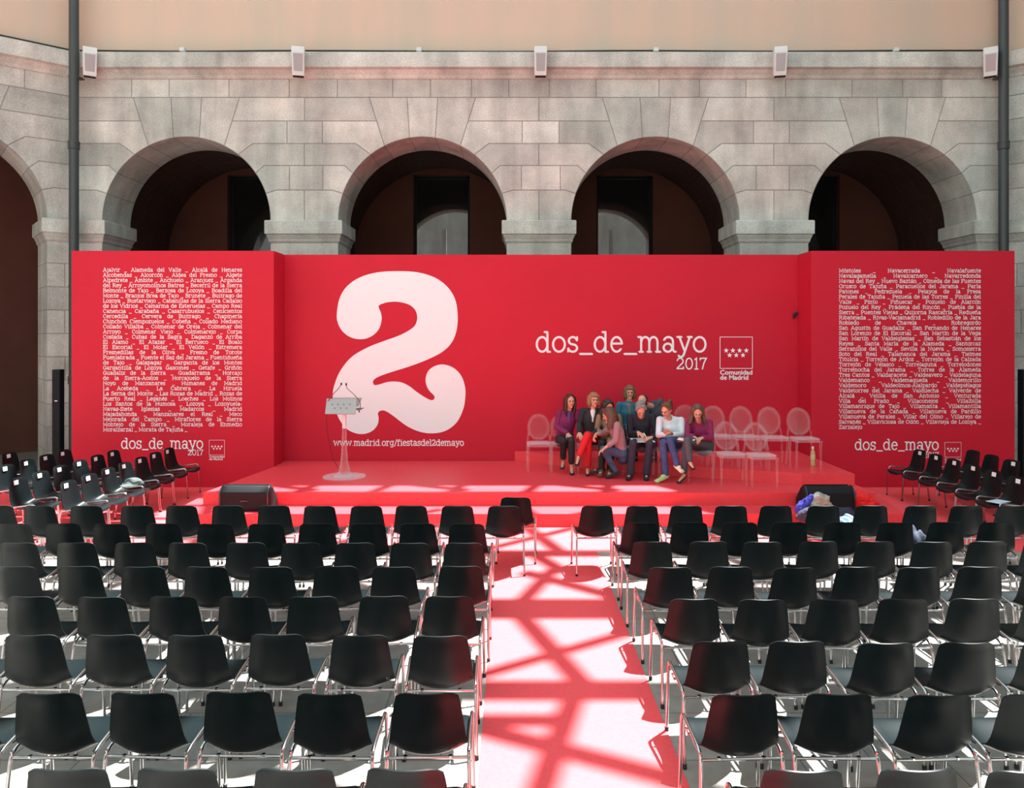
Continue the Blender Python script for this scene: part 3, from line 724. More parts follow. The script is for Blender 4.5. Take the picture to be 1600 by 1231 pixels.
RTXT = """Móstoles _ Navacerrada _ Navalafuente
Navalagamella _ Navalcarnero _ Navarredonda
Navas del Rey _ Nuevo Baztán _ Olmeda de las Fuentes
Orusco de Tajuña _ Paracuellos del Jarama _ Parla
Patones _ Pedrezuela _ Pelayos de la Presa
Perales de Tajuña _ Pezuela de las Torres _ Pinilla del
Valle _ Pinto _ Piñuecar _ Pozuelo de Alarcón
Pozuelo del Rey _ Prádena del Rincón _ Puebla de la
Sierra _ Puentes Viejas _ Quijorna Rascafría _ Redueña
Ribatejada _ Rivas-Vaciamadrid _ Robledillo de la Jara
Robledo de Chavela _ Robregordo
San Agustín de Guadalix _ San Fernando de Henares
San Lorenzo de El Escorial _ San Martín de la Vega
San Martín de Valdeiglesias _ San Sebastián de los
Reyes _ Santa María de la Alameda _ Santorcaz
Serranillos del Valle _ Sevilla la Nueva _ Somosierra
Soto del Real _ Talamanca del Jarama _ Tielmes
Titulcia _ Torrejón de Ardoz _ Torrejón de la Calzada
Torrejón de Velasco _ Torrelaguna _ Torrelodones
Torremocha del Jarama _ Torres de la Alameda
Tres Cantos _ Valdaracete _ Valdeavero _ Valdelaguna
Valdemanco _ Valdemaqueda _ Valdemorillo
Valdemoro _ Valdeolmos-Alalpardo _Valdepiélagos
Valdetorres del Jarama _ Valdilecha _ Valverde de
Alcalá _ Velilla de San Antonio _ Venturada
Villa del Prado _ Villaconejos _ Villalbilla
Villamanrique de Tajo _ Villamanta _ Villamantilla
Villanueva de la Cañada _ Villanueva de Pardillo
Villanueva de Perales _ Villar del Olmo _ Villarejo de
Salvanés _ Villaviciosa de Odón _ Villavieja de Lozoya _
Zarzalejo""".split('\n')
for lines, par, x0, x1, y0, pitch in ((LTXT, lef, 161, 378.5, 424.3, 8.045), (RTXT, rig, 1310.5, 1532.5, 425.5, 8.14)):
    bm = bmesh.new()
    for i, s in enumerate(lines):
        x0p, x1p = x0, x1
        last = i == len(lines) - 1
        text(bm, s, PX(x0p, SY), PZ(y0 + pitch * i, SY), .088, .092, Ps, width=None if last else PX(x1p, SY) - PX(x0p, SY), justify=True, sx=1.09)
    tag(obj('place_name_list', bm, M_white, par), 'white list of place names')

# ------------------------------------------------------------------ downpipes, cable, floodlights, junction boxes
for px, lab in ((115.5, 'dark grey downpipe in the left corner of the courtyard wall'), (1568, 'dark grey downpipe in the right corner of the courtyard wall')):
    y = 14.70; x = PX(px, y)
    r_ = empty('downpipe', (x, y, 0), label=lab, cat='pipe', group='wall downpipes')
    bm = bmesh.new(); tube(bm, [(0, 0, .0), (0, 0, 6.1), (0, 0, 13)], .088, 20); obj('pipe', bm, M_pipe, r_, True, 40)
    for z in (6.29, 1.8, 9.6):
        bm = bmesh.new(); lathe(bm, [(.09, z - .07), (.103, z - .065), (.103, z + .05), (.107, z + .055), (.107, z + .08), (.09, z + .085)], 20); obj('collar', bm, M_pipe, r_, True, 40)
    for z in (3.6, 7.6, 11):
        bm = bmesh.new(); box(bm, -.1, .1, -.02, .18, z, z + .03); obj('bracket', bm, M_pipe, r_)
bm = bmesh.new()
cab = [(CL + .1, 14.93, 8.20), (-6.3, 14.95, 8.19), (-4.0, 14.94, 8.20), (-.2, 14.95, 8.185), (2.4, 14.94, 8.20), (5.0, 14.95, 8.19), (7.4, 14.94, 8.20), (CR - .1, 14.93, 8.20)]
tube(bm, smooth_path(cab, 6), .016, 6)
tube(bm, smooth_path([(CL - .05, 14.92, 8.20), (CL - 1.2 * ca, 14.92 - 1.2 * sa, 8.20), (CL - 3.5 * ca, 14.92 - 3.5 * sa, 8.20)], 4), .014, 6)
tag(obj('cable', bm, M_rubber), 'black cable lying along the top of the stone cornice', 'cable')
def flood(px, label, rz):
    y = 14.78; x = PX(px, y)
    r_ = empty('floodlight', (x, y, 8.02), rz, label=label, cat='floodlight', group='white floodlights on the cornice')
    bm = bmesh.new()   # a wedge: deep at the top, narrowing towards its foot
    pr = [(-.30, .10), (.02, .10), (.02, -.30), (-.10, -.42), (-.19, -.42), (-.32, -.02)]
    va = [bm.verts.new((-.12, a, b)) for a, b in pr]; vb = [bm.verts.new((.12, a, b)) for a, b in pr]
    # narrower at the foot
    for v, (a, b) in list(zip(va, pr)) + list(zip(vb, pr)): v.co.x *= (1.0 if b > -.1 else .93)
    bm.faces.new(va); bm.faces.new(vb[::-1])
    for i in range(6): bm.faces.new((va[i], vb[i], vb[(i + 1) % 6], va[(i + 1) % 6]))
    bmesh.ops.recalc_face_normals(bm, faces=bm.faces); bevel_all(bm, .006, 1); obj('housing', bm, M_lamp, r_)
    bm = bmesh.new()
    q = [(-.085, -.326, -.045), (.085, -.326, -.045), (.08, -.222, -.34), (-.08, -.222, -.34)]
    vv = [bm.verts.new(p) for p in q]; vv2 = [bm.verts.new((p[0], p[1] + .01, p[2])) for p in q]; bm.faces.new(vv); bm.faces.new(vv2[::-1])
    for i in range(4): bm.faces.new((vv[i], vv2[i], vv2[(i + 1) % 4], vv[(i + 1) % 4]))
    bmesh.ops.recalc_face_normals(bm, faces=bm.faces); obj('lens', bm, M_lens, r_)
    bm = bmesh.new(); box(bm, -.1, .1, -.185, -.105, -.435, -.418); obj('foot_vent', bm, M_black, r_)
    bm = bmesh.new(); box(bm, -.05, .05, .02, .2, -.02, .02); obj('bracket', bm, M_edge, r_)
flood(139, 'white wedge floodlight on the cornice beside the left downpipe', R(-14)) if False else None
for px, rz, lab in ((140, 30, 'white wedge floodlight on the cornice beside the left downpipe'), (467, 12, 'white wedge floodlight on the cornice above the first and second arches'),
                    (844, 0, 'white wedge floodlight at the middle of the cornice, reddish from below'), (1217, -12, 'white wedge floodlight on the cornice between the third and fourth arches'),
                    (1547, -30, 'white wedge floodlight on the cornice beside the right downpipe')): flood(px, lab, R(rz))
for px, lab in ((285, 'small white junction box on the cornice above the leftmost full arch'), (655, 'small white junction box on the cornice above the second full arch'),
                (1025, 'small white junction box on the cornice above the third full arch'), (1400, 'small white junction box on the cornice above the rightmost full arch')):
    bm = bmesh.new(); x = PX(px, 14.9); box(bm, x - .05, x + .05, 14.86, 14.95, 8.165, 8.24); bevel_all(bm, .008, 1)
    tag(obj('junction_box', bm, M_lamp), lab, 'junction box', 'junction boxes on the cornice')
bm = bmesh.new(); x, z = PX(1242, CY), PZ(493, CY)
tube(bm, [(x + .03, CY - .02, z + .05), (x - .02, CY - .03, z + .01), (x - .03, CY - .02, z - .06)], [.03, .035, .012], 6); box(bm, x - .01, x + .04, CY - .03, CY - .001, z + .02, z + .06)
tag(obj('black_clip', bm, M_rubber), 'small black clip stuck near the right end of the middle backdrop', 'clip')
# galleries behind the two angled walls
for s, cx in ((-1, CL), (1, CR)):
    e = Vector((s * ca, -sa)); n = Vector((s * sa, ca)); c0 = Vector((cx, WY))
    pts = [c0 + n * .6, c0 + e * 4.3 + n * .6, c0 + e * 5.5 + n * 5, c0 + n * 5 + e * 0, (c0.x + s * .0, 17.0)]
    bm = bmesh.new()
    poly = [tuple(c0 + n * .55), tuple(c0 + e * 4.4 + n * .55), tuple(c0 + e * 4.4 + n * 6), (cx + s * 7.5, 16.6), (cx, 16.6)]
    prism(bm, poly, 7.78, 8.19); prism(bm, poly, 13.0, 13.2); o = obj('ceiling_corner', bm, M_dark); o['kind'] = 'structure'
    bm = bmesh.new()
    a = c0 + n * 3.6 - e * 1.2; b = c0 + n * 3.6 + e * 4.4; a2 = a + n * .3; b2 = b + n * .3
    prism(bm, [tuple(a), tuple(b), tuple(b2), tuple(a2)], 0, 7.78)
    a = c0 + n * .9 + e * 4.3; b = a + n * 3; prism(bm, [tuple(a), tuple(b), tuple(b + e * .3), tuple(a + e * .3)], 0, 7.78)
    o = obj('wall_corner_gallery', bm, M_terra); o['kind'] = 'structure'

# ------------------------------------------------------------------ black stacking chairs
def shell_mesh():
    """one moulded seat-and-back; +Y is where the sitter faces, origin on the floor"""
    prof = smooth_path([(0, -.262, .785), (0, -.250, .70), (0, -.232, .60), (0, -.216, .51), (0, -.195, .445), (0, -.145, .412), (0, -.06, .406), (0, .05, .415), (0, .15, .430), (0, .205, .434), (0, .235, .415), (0, .24, .395)], 4)
    n = len(prof); NU = 14; L = [0]
    for a, b in zip(prof, prof[1:]): L.append(L[-1] + (b - a).length)
    T = L[-1]
    def at(s):
        s = max(0, min(T, s))
        for i in range(n - 1):
            if L[i + 1] >= s: k = (s - L[i]) / (L[i + 1] - L[i]); return prof[i].lerp(prof[i + 1], k)
        return prof[-1]
    bm = bmesh.new(); rows = []
    NV = 30
    def hw(s):
        k = s / T
        w = .158 + .052 * min(1, k / .42) ** .8
        if k > .9: w -= .03 * ((k - .9) / .1) ** 2
        return w
    for j in range(NV + 1):
        row = []
        for i in range(NU + 1):
            u = -1 + 2 * i / NU
            s0 = .028 * abs(u) ** 6; s1 = T - .045 * abs(u) ** 4
            s = s0 + (s1 - s0) * j / NV
            p = at(s).copy(); k = s / T
            x = u * hw(s)
            back = max(0, min(1, (.50 - k) / .12)); seat = 1 - back
            cu = abs(u) ** 2.2
            p.y += back * .048 * cu; p.z += seat * .026 * cu * (1 if k < .86 else max(0, (1 - k) / .14))
            tr = math.exp(-((k - .48) / .10) ** 2); p.y += tr * .03 * cu; p.z += tr * .030 * cu
            if j == 0: p.y -= .006; p.z -= .004 * (1 - cu) * 0
            if i in (0, NU): p.y -= back * .006; p.z -= seat * .008
            row.append(bm.verts.new((x, p.y, p.z)))
        rows.append(row)
    for j in range(NV):
        for i in range(NU): bm.faces.new((rows[j][i], rows[j][i + 1], rows[j + 1][i + 1], rows[j + 1][i]))
    bm.normal_update()
    top = list(bm.faces); vmap = {}
    for v in list(bm.verts): vmap[v] = bm.verts.new(v.co + v.normal * -.0075)
    for f in top: bm.faces.new([vmap[v] for v in f.verts][::-1])
    for e in list(bm.edges):
        if len(e.link_faces) == 1 and e.verts[0] in vmap and e.verts[1] in vmap:
            a, b = e.verts; bm.faces.new((a, b, vmap[b], vmap[a]))
    bmesh.ops.recalc_face_normals(bm, faces=bm.faces)
    return bm

def make_chair():
    r_ = empty('stacking_chair', (0, 0, 0), label='x', cat='chair')
    obj('shell', shell_mesh(), M_plastic, r_, True, 60)
    tr = .0105
    for s in (.96, -.96):
        bm = bmesh.new()     # front leg, ending in the bend of the side rail
        tube(bm, smooth_path([(s * .240, .205, .018), (s * .237, .19, .25), (s * .236, .172, .45), (s * .233, .155, .478)], 5), tr, 8)
        tube(bm, [(s * .240, .206, .0), (s * .240, .205, .03)], .0135, 8, 1); obj('leg', bm, [M_chrome, M_rubber], r_, True, 50)
        bm = bmesh.new()
        tube(bm, smooth_path([(s * .236, -.245, .018), (s * .232, -.215, .25), (s * .228, -.192, .40), (s * .226, -.170, .432)], 5), tr, 8)
        tube(bm, [(s * .236, -.246, .0), (s * .236, -.245, .03)], .0135, 8, 1); obj('leg', bm, [M_chrome, M_rubber], r_, True, 50)
        bm = bmesh.new(); tube(bm, smooth_path([(s * .233, .155, .478), (s * .233, .13, .484), (s * .230, .0, .466), (s * .228, -.13, .446), (s * .226, -.170, .432)], 5), tr, 8)
        obj('side_rail', bm, M_chrome, r_, True, 50)
    for y, z in ((.10, .398), (-.185, .408)):
        bm = bmesh.new(); tube(bm, [(-.219, y, z + .035), (-.21, y, z), (.21, y, z), (.219, y, z + .035)], .009, 8)
        for s in (1, -1): tube(bm, [(s * .12, y, z), (s * .12, y, z + .012)], .012, 6)
        obj('crossbar', bm, M_chrome, r_, True, 50)
    learn(r_)
    return r_

ORD = ['', 'first', 'second', 'third', 'fourth', 'fifth', 'sixth', 'seventh', 'eighth', 'ninth', 'tenth', 'eleventh', 'twelfth', 'thirteenth']
chair0 = make_chair(); used = [False]
def place_chair(x, y, rz, label, group, tree0=None):
    if not used[0]: c = chair0; used[0] = True
    else: c = copy_tree(chair0)
    c.location = (x, y, 0); c.rotation_euler = (0, 0, rz); c['label'] = label; c['group'] = group
    return c
K = (CAM_H - .785) * 1200
LEFT = [(790, [787, 714, 643, 571, 499, 426, 354, 282, 210, 131, 59, -8]), (818, [731, 652, 572, 492, 413, 333, 252, 171, 94, 17]),
        (848, [725, 640, 552, 467, 380, 291, 204, 114, 25]), (885, [719, 616, 521, 421, 321, 220, 120, 22]), (932, [702, 596, 485, 379, 269, 156, 44]),
        (992, [686, 559, 431, 301, 172, 44, -84]), (1083, [665, 514, 367, 220, 69, -80]), (1203, [635, 456, 270, 94, -90])]
RIGHT = [(790, [932, 1004, 1074, 1144, 1214, 1289, 1366, 1441, 1514, 1588]), (816, [1002, 1081, 1158, 1236, 1321, 1402, 1483, 1562]),
         (846, [1021, 1108, 1194, 1282, 1372, 1461, 1549, 1634]), (886, [1049, 1146, 1242, 1342, 1438, 1538, 1637]), (936, [1086, 1195, 1308, 1417, 1531, 1645]),
         (1003, [1127, 1250, 1386, 1516, 1650]), (1085, [1163, 1317, 1471, 1622]), (1203, [1261, 1440, 1610])]
rj = random.Random(3)
for rows, side in ((LEFT, 'left'), (RIGHT, 'right')):
    for ri, (py, xs_) in enumerate(rows):
        yt = K / (py - 525)
        for ci, px in enumerate(xs_):
            x = (px - 800) / 1200 * yt
            rowname = 'front row' if ri == 0 else ('backmost row' if ri == 7 else ORD[ri + 1] + ' row from the stage')
            seat = 'beside the aisle' if ci == 0 else ORD[ci + 1] + ' from the aisle'
            place_chair(x, yt + .262 + rj.uniform(-.015, .015), R(rj.uniform(-2.5, 2.5)),
                        'black chair %s of the aisle, %s, %s' % (side, rowname, seat), 'black chairs %s of the aisle' % side)
yt = K / (779.5 - 525)
place_chair((807 - 800) / 1200 * yt, yt + .36, R(-2), 'lone black chair standing ahead of the front row at the end of the aisle', 'black chairs left of the aisle')
# side chairs, facing the stage from both sides, each with a white paper on the back
lab_bm = bmesh.new(); box(lab_bm, -.035, .035, -.245, -.2435, .705, .745)
def paper(c, i, dx):
    bm = bmesh.new()
    M = Matrix.Translation((dx, 0, 0)) @ Matrix.Rotation(R(rj.uniform(-6, 6)), 4, 'Y')
    # lies on the leaning front face of the back
    vs = [(-.042, -.2405, .758), (.042, -.2405, .758), (.042, -.2335, .700), (-.042, -.2335, .700)]
    a = [bm.verts.new((x + dx, y + .0012, z)) for x, y, z in vs]; b = [bm.verts.new((x + dx, y, z)) for x, y, z in vs]
    bm.faces.new(a); bm.faces.new(b[::-1])
    for q in range(4): bm.faces.new((a[q], b[q], b[(q + 1) % 4], a[(q + 1) % 4]))
    o = obj('reserved_slip', bm, M_label, c); o['label'] = 'white paper slip'
SL = [('nearest the stage', [(257, 702), (237, 709), (212, 717), (191, 722), (167, 730), (142, 739), (111, 749)]),
      ('second from the stage', [(165, 706), (144, 714), (117, 721), (88, 728), (62, 737), (28, 746)]),
      ('third from the stage', [(89, 704), (60, 714), (34, 720), (6, 727)]), ('fourth from the stage', [(10, 708)])]
SR = [('nearest the stage', [(1447, 704), (1474, 712), (1497, 719), (1526, 727), (1555, 736), (1582, 744)]),
      ('second from the stage', [(1527, 705), (1555, 711), (1585, 719), (1608, 727)])]
seats = {}
FILE = {('left', 0): (12.78, -5.75), ('left', 1): (12.50, -6.53), ('left', 2): (12.56, -7.36), ('left', 3): (12.3, -8.09), ('right', 0): (12.58, 6.72), ('right', 1): (12.52, 7.56)}
for files, side, sgn in ((SL, 'left', 1), (SR, 'right', -1)):
    for fi, (fname, ps) in enumerate(files):
        for k, (px, py) in enumerate(ps):
            y00, x00 = FILE[(side, fi)]; yt = y00 - .482 * k; x = x00
            rz = R(-90 * sgn - 3 * sgn + rj.uniform(-1.5, 1.5))
            f = Vector((-math.sin(rz), math.cos(rz)))
            place = 'beside the backdrop' if k == 0 else ORD[k + 1] + ' from the backdrop'
            slip = not (side == 'right' and fi == 1 and k < 2)
            c = place_chair(x + f.x * .262, yt + f.y * .262, rz, 'black chair %s, %s side, file %s, %s' % ('with white slip' if slip else 'without slip', side, fname, place), 'chairs at the %s side of the stage' % side)
            if slip: paper(c, k, rj.uniform(-.01, .03))
            seats[(side, fi, k)] = c

# ------------------------------------------------------------------ clear chairs with round backs
def make_ghost():
    r_ = empty('clear_chair', (0, 0, 0), label='x', cat='chair')
    # oval back: thin disc inside a thicker rim, with two struts down to the rear legs
    bm = bmesh.new(); cz, cy, rx, rz_ = .70, -.235, .185, .215; N = 36
    lean = lambda z: -.20 - (z - .45) * .17
    rim = [(rx * math.cos(2 * math.pi * k / N), lean(cz + rz_ * math.sin(2 * math.pi * k / N)), cz + rz_ * math.sin(2 * math.pi * k / N)) for k in range(N)]
    # rim as closed tube
    seg = 8; rings = []
    for k in range(N):
        p = Vector(rim[k]); o_ = (p - Vector((0, lean(cz), cz))).normalized(); yv = Vector((0, 1, .17)).normalized()
        rings.append([bm.verts.new(p + o_ * .013 * math.cos(q) + yv * .012 * math.sin(q)) for q in [2 * math.pi * j / seg for j in range(seg)]])
    for k in range(N):
        for j in range(seg): bm.faces.new((rings[k][j], rings[k][(j + 1) % seg], rings[(k + 1) % N][(j + 1) % seg], rings[(k + 1) % N][j]))
    obj('back_rim', bm, M_acryl, r_, True)
    bm = bmesh.new()
    fr = []; bk = []
    for lst, dy in ((fr, .004), (bk, -.004)):
        rr = []
        for q in (0.35, .7, 1.0):
            rr.append([bm.verts.new((x * q * .95, lean(cz + (z - cz) * q * .95) - .02 * (1 - q * q) + dy + .003 * math.cos(x * 110), cz + (z - cz) * q * .95)) for x, y, z in rim])
        c_ = bm.verts.new((0, lean(cz) - .02 + dy, cz))
        for k in range(N): bm.faces.new((c_, rr[0][k], rr[0][(k + 1) % N]))
        for a, b in zip(rr, rr[1:]):
            for k in range(N): bm.faces.new((a[k], b[k], b[(k + 1) % N], a[(k + 1) % N]))
        lst.append(rr[-1])
    for k in range(N): bm.faces.new((fr[0][k], fr[0][(k + 1) % N], bk[0][(k + 1) % N], bk[0][k]))
    bmesh.ops.recalc_face_normals(bm, faces=bm.faces); obj('back_disc', bm, M_acryl, r_, True)
    for s in (1, -1):
        bm = bmesh.new(); tube(bm, smooth_path([(s * .168, lean(.61), .60), (s * .185, -.215, .54), (s * .195, -.20, .45)], 4), .013, 8); obj('back_strut', bm, M_acryl, r_, True)
        bm = bmesh.new(); tube(bm, smooth_path([(s * .195, -.20, .45), (s * .20, -.205, .25), (s * .212, -.228, .0)], 4), [.018, .018, .017, .017, .016, .016, .014, .013, .013], 8); obj('leg', bm, M_acryl, r_, True)
        bm = bmesh.new(); lathe(bm, [(.012, 0), (.013, .01), (.017, .30), (.022, .40), (.026, .44)], 10, (s * .19, .19)); obj('leg', bm, M_acryl, r_, True)
    bm = bmesh.new()
    pl = [(math.copysign(abs(math.cos(t)) ** .55, math.cos(t)) * .215, math.copysign(abs(math.sin(t)) ** .55, math.sin(t)) * .215) for t in [2 * math.pi * k / 28 for k in range(28)]]
    pl = [(x * (1 - .06 * (y < 0)), y) for x, y in pl]
    prism(bm, pl, .455, .468); prism(bm, [(x * .97, y * .97) for x, y in pl], .415, .4545)
    bevel_all(bm, .003, 1); obj('seat', bm, M_acryl, r_, True, 40)
    learn(r_)
    return r_
ghost0 = make_ghost(); gused = [False]
def ghost(px, py, z, label, group='clear chairs on the stage', rz=180):
    """py = where the front legs meet the stage"""
    y = (CAM_H - z) * 1200 / (py - 525); x = (px - 800) / 1200 * y
    g = ghost0 if not gused[0] else copy_tree(ghost0); gused[0] = True
    g.location = (x, y + .2, z); g.rotation_euler = (0, 0, R(rz)); g['label'] = label; g['group'] = group; return g
ZS, ZR = .3665, .5485
GH = {}
ghost(843, 737, ZS, 'empty clear chair at the left end of the sitting group')
GH['w1'] = ghost(880, 737, ZS, 'clear chair under the woman in the purple blazer'); GH['w2'] = ghost(921, 740.5, ZS, 'clear chair under the woman in red trousers')
GH['w3'] = ghost(955, 742.5, ZS, 'clear chair under the woman in the tan jacket'); GH['m'] = ghost(1003, 746, ZS, 'clear chair under the grey-haired man')
GH['g'] = ghost(1049, 749, ZS, 'clear chair under the girl in the white top'); GH['w'] = ghost(1095, 753, ZS, 'clear chair under the woman in the magenta sweater')
ghost(1147, 758.5, ZS, 'empty clear chair in the front row beside the woman in magenta'); ghost(1195, 761, ZS, 'empty clear chair at the right end of the front row')
ghost(1080, 724, ZR, 'clear chair on the riser just behind the woman in magenta', rz=180)
ghost(1126, 726.5, ZR, 'empty clear chair on the riser, fourth from its right end'); ghost(1170.5, 728, ZR, 'empty clear chair on the riser, third from its right end')
ghost(1216, 730, ZR, 'empty clear chair on the riser, second from its right end'); ghost(1264, 732.5, ZR, 'empty clear chair at the right end of the riser, behind the bottle')

# bottle on the riser
y = (CAM_H - ZR) * 1200 / (723.5 - 525) - .25; x = (1270 - 800) / 1200 * y
b = empty('water_bottle', (x, y, ZR), label='tall bottle of pale liquid with white cap on the riser', cat='bottle')
bm = bmesh.new(); lathe(bm, [(.034, 0), (.037, .01), (.037, .06), (.034, .075), (.037, .09), (.037, .20), (.030, .235), (.015, .255), (.014, .272)], 20); obj('body', bm, mat('pale_yellow_liquid', (.50, .42, .17), .25), b, True, 40)
bm = bmesh.new(); lathe(bm, [(.0375, .10), (.0385, .105), (.0385, .175), (.0375, .18)], 20); obj('wrapper', bm, mat('straw_wrapper', (.58, .52, .30), .5), b, True, 40)
bm = bmesh.new(); lathe(bm, [(.018, .265), (.019, .27), (.018, .305), (.015, .31)], 16); obj('cap', bm, M_label, b, True, 40)

# lectern
y = 12.46; x = PX(538, y)
le = empty('lectern', (x, y, ZS), label='clear column lectern with a silver starred top at the left of the stage', cat='lectern')
bm = bmesh.new(); lathe(bm, [(.345, 0), (.345, .012), (.34, .018), (.10, .02)], 40); obj('base_disc', bm, M_acryl2, le, True, 30)
bm = bmesh.new(); lathe(bm, [(.17, .02), (.11, .05), (.085, .12), (.06, .25), (.045, .42), (.036, .60), (.034, .78)], 28); obj('column', bm, M_acryl2, le, True, 40)
bm = bmesh.new(); lathe(bm, [(.033, .79), (.033, 1.06)], 24); obj('column_sleeve', bm, mat('frosted_white_sleeve', (.78, .70, .74), .4), le, True, 40)
MT = Matrix.Translation((-.045, -.03, 1.145)) @ Matrix.Rotation(R(-28), 4, 'X')
bm = bmesh.new(); box(bm, -.245, .245, -.012, .012, -.135, .135, MT); bevel_all(bm, .004, 2); obj('top_plate', bm, M_silver, le)
bm = bmesh.new(); box(bm, -.22, .25, .0, .30, -.01, .01, Matrix.Translation((-.02, 0, 1.15)) @ Matrix.Rotation(R(20), 4, 'X')); bevel_all(bm, .003, 1); obj('reading_shelf', bm, M_silver, le)
bm = bmesh.new(); Pl = lambda a, c: MT @ Vector((a, -.0135, c))
for k in range(4): star(bm, -.145 + .095 * k, .028, .024, Pl)
for k in range(3): star(bm, -.095 + .095 * k, -.038, .024, Pl)
obj('stars', bm, M_star, le)
for pts, side in (([(-.29, .02, 1.16), (-.26, .0, 1.24), (-.16, -.03, 1.36), (-.10, -.03, 1.42), (-.045, -.02, 1.50)], 'l'), ([(.255, .02, 1.12), (.25, .0, 1.22), (.16, -.03, 1.34), (.06, -.03, 1.43), (.035, -.02, 1.495)], 'r')):
    bm = bmesh.new(); tube(bm, smooth_path(pts, 5), .006, 6); g = obj('gooseneck', bm, M_edge, le, True)
    e = Vector(pts[-1]); bm = bmesh.new(); tube(bm, [e - Vector((0, 0, .012)), e + Vector((0, 0, .0)), e + Vector((0, 0, .028))], [.010, .015, .012], 10); m_ = obj('microphone', bm, M_rubber, g, True)
bm = bmesh.new(); box(bm, .20, .27, -.03, .06, 1.085, 1.115); tube(bm, [(.26, .02, 1.10), (.31, .02, 1.115)], .008, 6); tube(bm, [(.24, -.02, 1.09), (.25, -.04, 1.05)], .012, 6); obj('microphone_clamp', bm, M_edge, le)
bm = bmesh.new(); tube(bm, smooth_path([(-.29, .02, 1.16), (-.30, .03, 1.02), (-.28, .04, .7), (-.20, .06, .3), (-.06, .1, .03)], 6), .004, 5); obj('cable', bm, M_rubber, le, True)

# stage monitors standing on the step
def monitor(x, y, label, badge):
    r_ = empty('stage_monitor', (x, y, .1835), label=label, cat='loudspeaker', group='wedge monitors at the front corners of the stage')
    bm = bmesh.new()
    pr = [(-.19, 0), (-.19, .27), (-.12, .345), (-.04, .345), (.19, .12), (.19, 0)]
    va = [bm.verts.new((-.335, a, b_)) for a, b_ in pr]; vb = [bm.verts.new((.335, a, b_)) for a, b_ in pr]
    va2 = [bm.verts.new((-.365, a * .82, .02 + b_ * .86)) for a, b_ in pr]; vb2 = [bm.verts.new((.365, a * .82, .02 + b_ * .86)) for a, b_ in pr]
    for P_, Q_ in ((va2, va), (va, vb), (vb, vb2)):
        for i in range(6): bm.faces.new((P_[i], Q_[i], Q_[(i + 1) % 6], P_[(i + 1) % 6]))
    bm.faces.new(va2); bm.faces.new(vb2[::-1]); bmesh.ops.recalc_face_normals(bm, faces=bm.faces); bevel_all(bm, .008, 2)
    obj('cabinet', bm, M_black, r_, True, 35)
    bm = bmesh.new(); vs = [(-.31, -.032, .349), (.31, -.032, .349), (.31, .180, .136), (-.31, .180, .136)]
    a = [bm.verts.new((p[0], p[1] + .008, p[2] + .008)) for p in vs]; b_ = [bm.verts.new(p) for p in vs]
    bm.faces.new(a); bm.faces.new(b_[::-1])
    for i in range(4): bm.faces.new((a[i], b_[i], b_[(i + 1) % 4], a[(i + 1) % 4]))
    bmesh.ops.recalc_face_normals(bm, faces=bm.faces); obj('grille', bm, M_grille, r_)
    for s in (1, -1):
        bm = bmesh.new(); tube(bm, [(s * .334, -.194, .02), (s * .334, -.194, .265), (s * .334, -.122, .35), (s * .334, -.045, .35)], .006, 6); obj('edge_strip', bm, M_edge, r_, True)
        bm = bmesh.new(); box(bm, s * .30 - .03, s * .30 + .03, -.198, -.19, .01, .03); obj('rubber_foot', bm, M_rubber, r_)
    bm = bmesh.new(); box(bm, -.30, .30, -.192, -.186, .035, .25); bevel_all(bm, .002, 1); obj('back_plate', bm, M_grille, r_)
    if badge:
        bm = bmesh.new(); tube(bm, smooth_path([(-.05, -.196, .135), (-.02, -.205, .150), (.03, -.205, .150), (.05, -.196, .145)], 4), .007, 6); obj('handle', bm, M_edge, r_, True)
monitor(PX(387, 10.95), 10.98, 'black wedge monitor speaker at the left front corner of the stage', True)
monitor(PX(1290, 10.95), 10.96, 'black wedge monitor speaker at the right front corner of the stage', False)

# slim column loudspeakers beside the backdrop
for px, lab in ((91, 'slim black column loudspeaker standing left of the backdrop'), (1600, 'slim black column loudspeaker standing right of the backdrop')):
    y = 13.6; x = PX(px, y)
    r_ = empty('column_loudspeaker', (x, y, 0), label=lab, cat='loudspeaker', group='slim column loudspeakers')
    bm = bmesh.new(); box(bm, -.07, .07, -.07, .07, .02, 2.06); bevel_all(bm, .006, 2); obj('cabinet', bm, M_black, r_)
    bm = bmesh.new(); box(bm, -.062, .062, -.076, -.0705, .55, 2.03); obj('grille', bm, M_grille, r_)
    bm = bmesh.new(); box(bm, -.02, .03, -.080, -.0765, 1.50, 1.515); obj('badge', bm, M_label, r_)
    bm = bmesh.new(); box(bm, -.16, .16, -.16, .16, .007, .02); obj('base_plate', bm, M_black, r_)

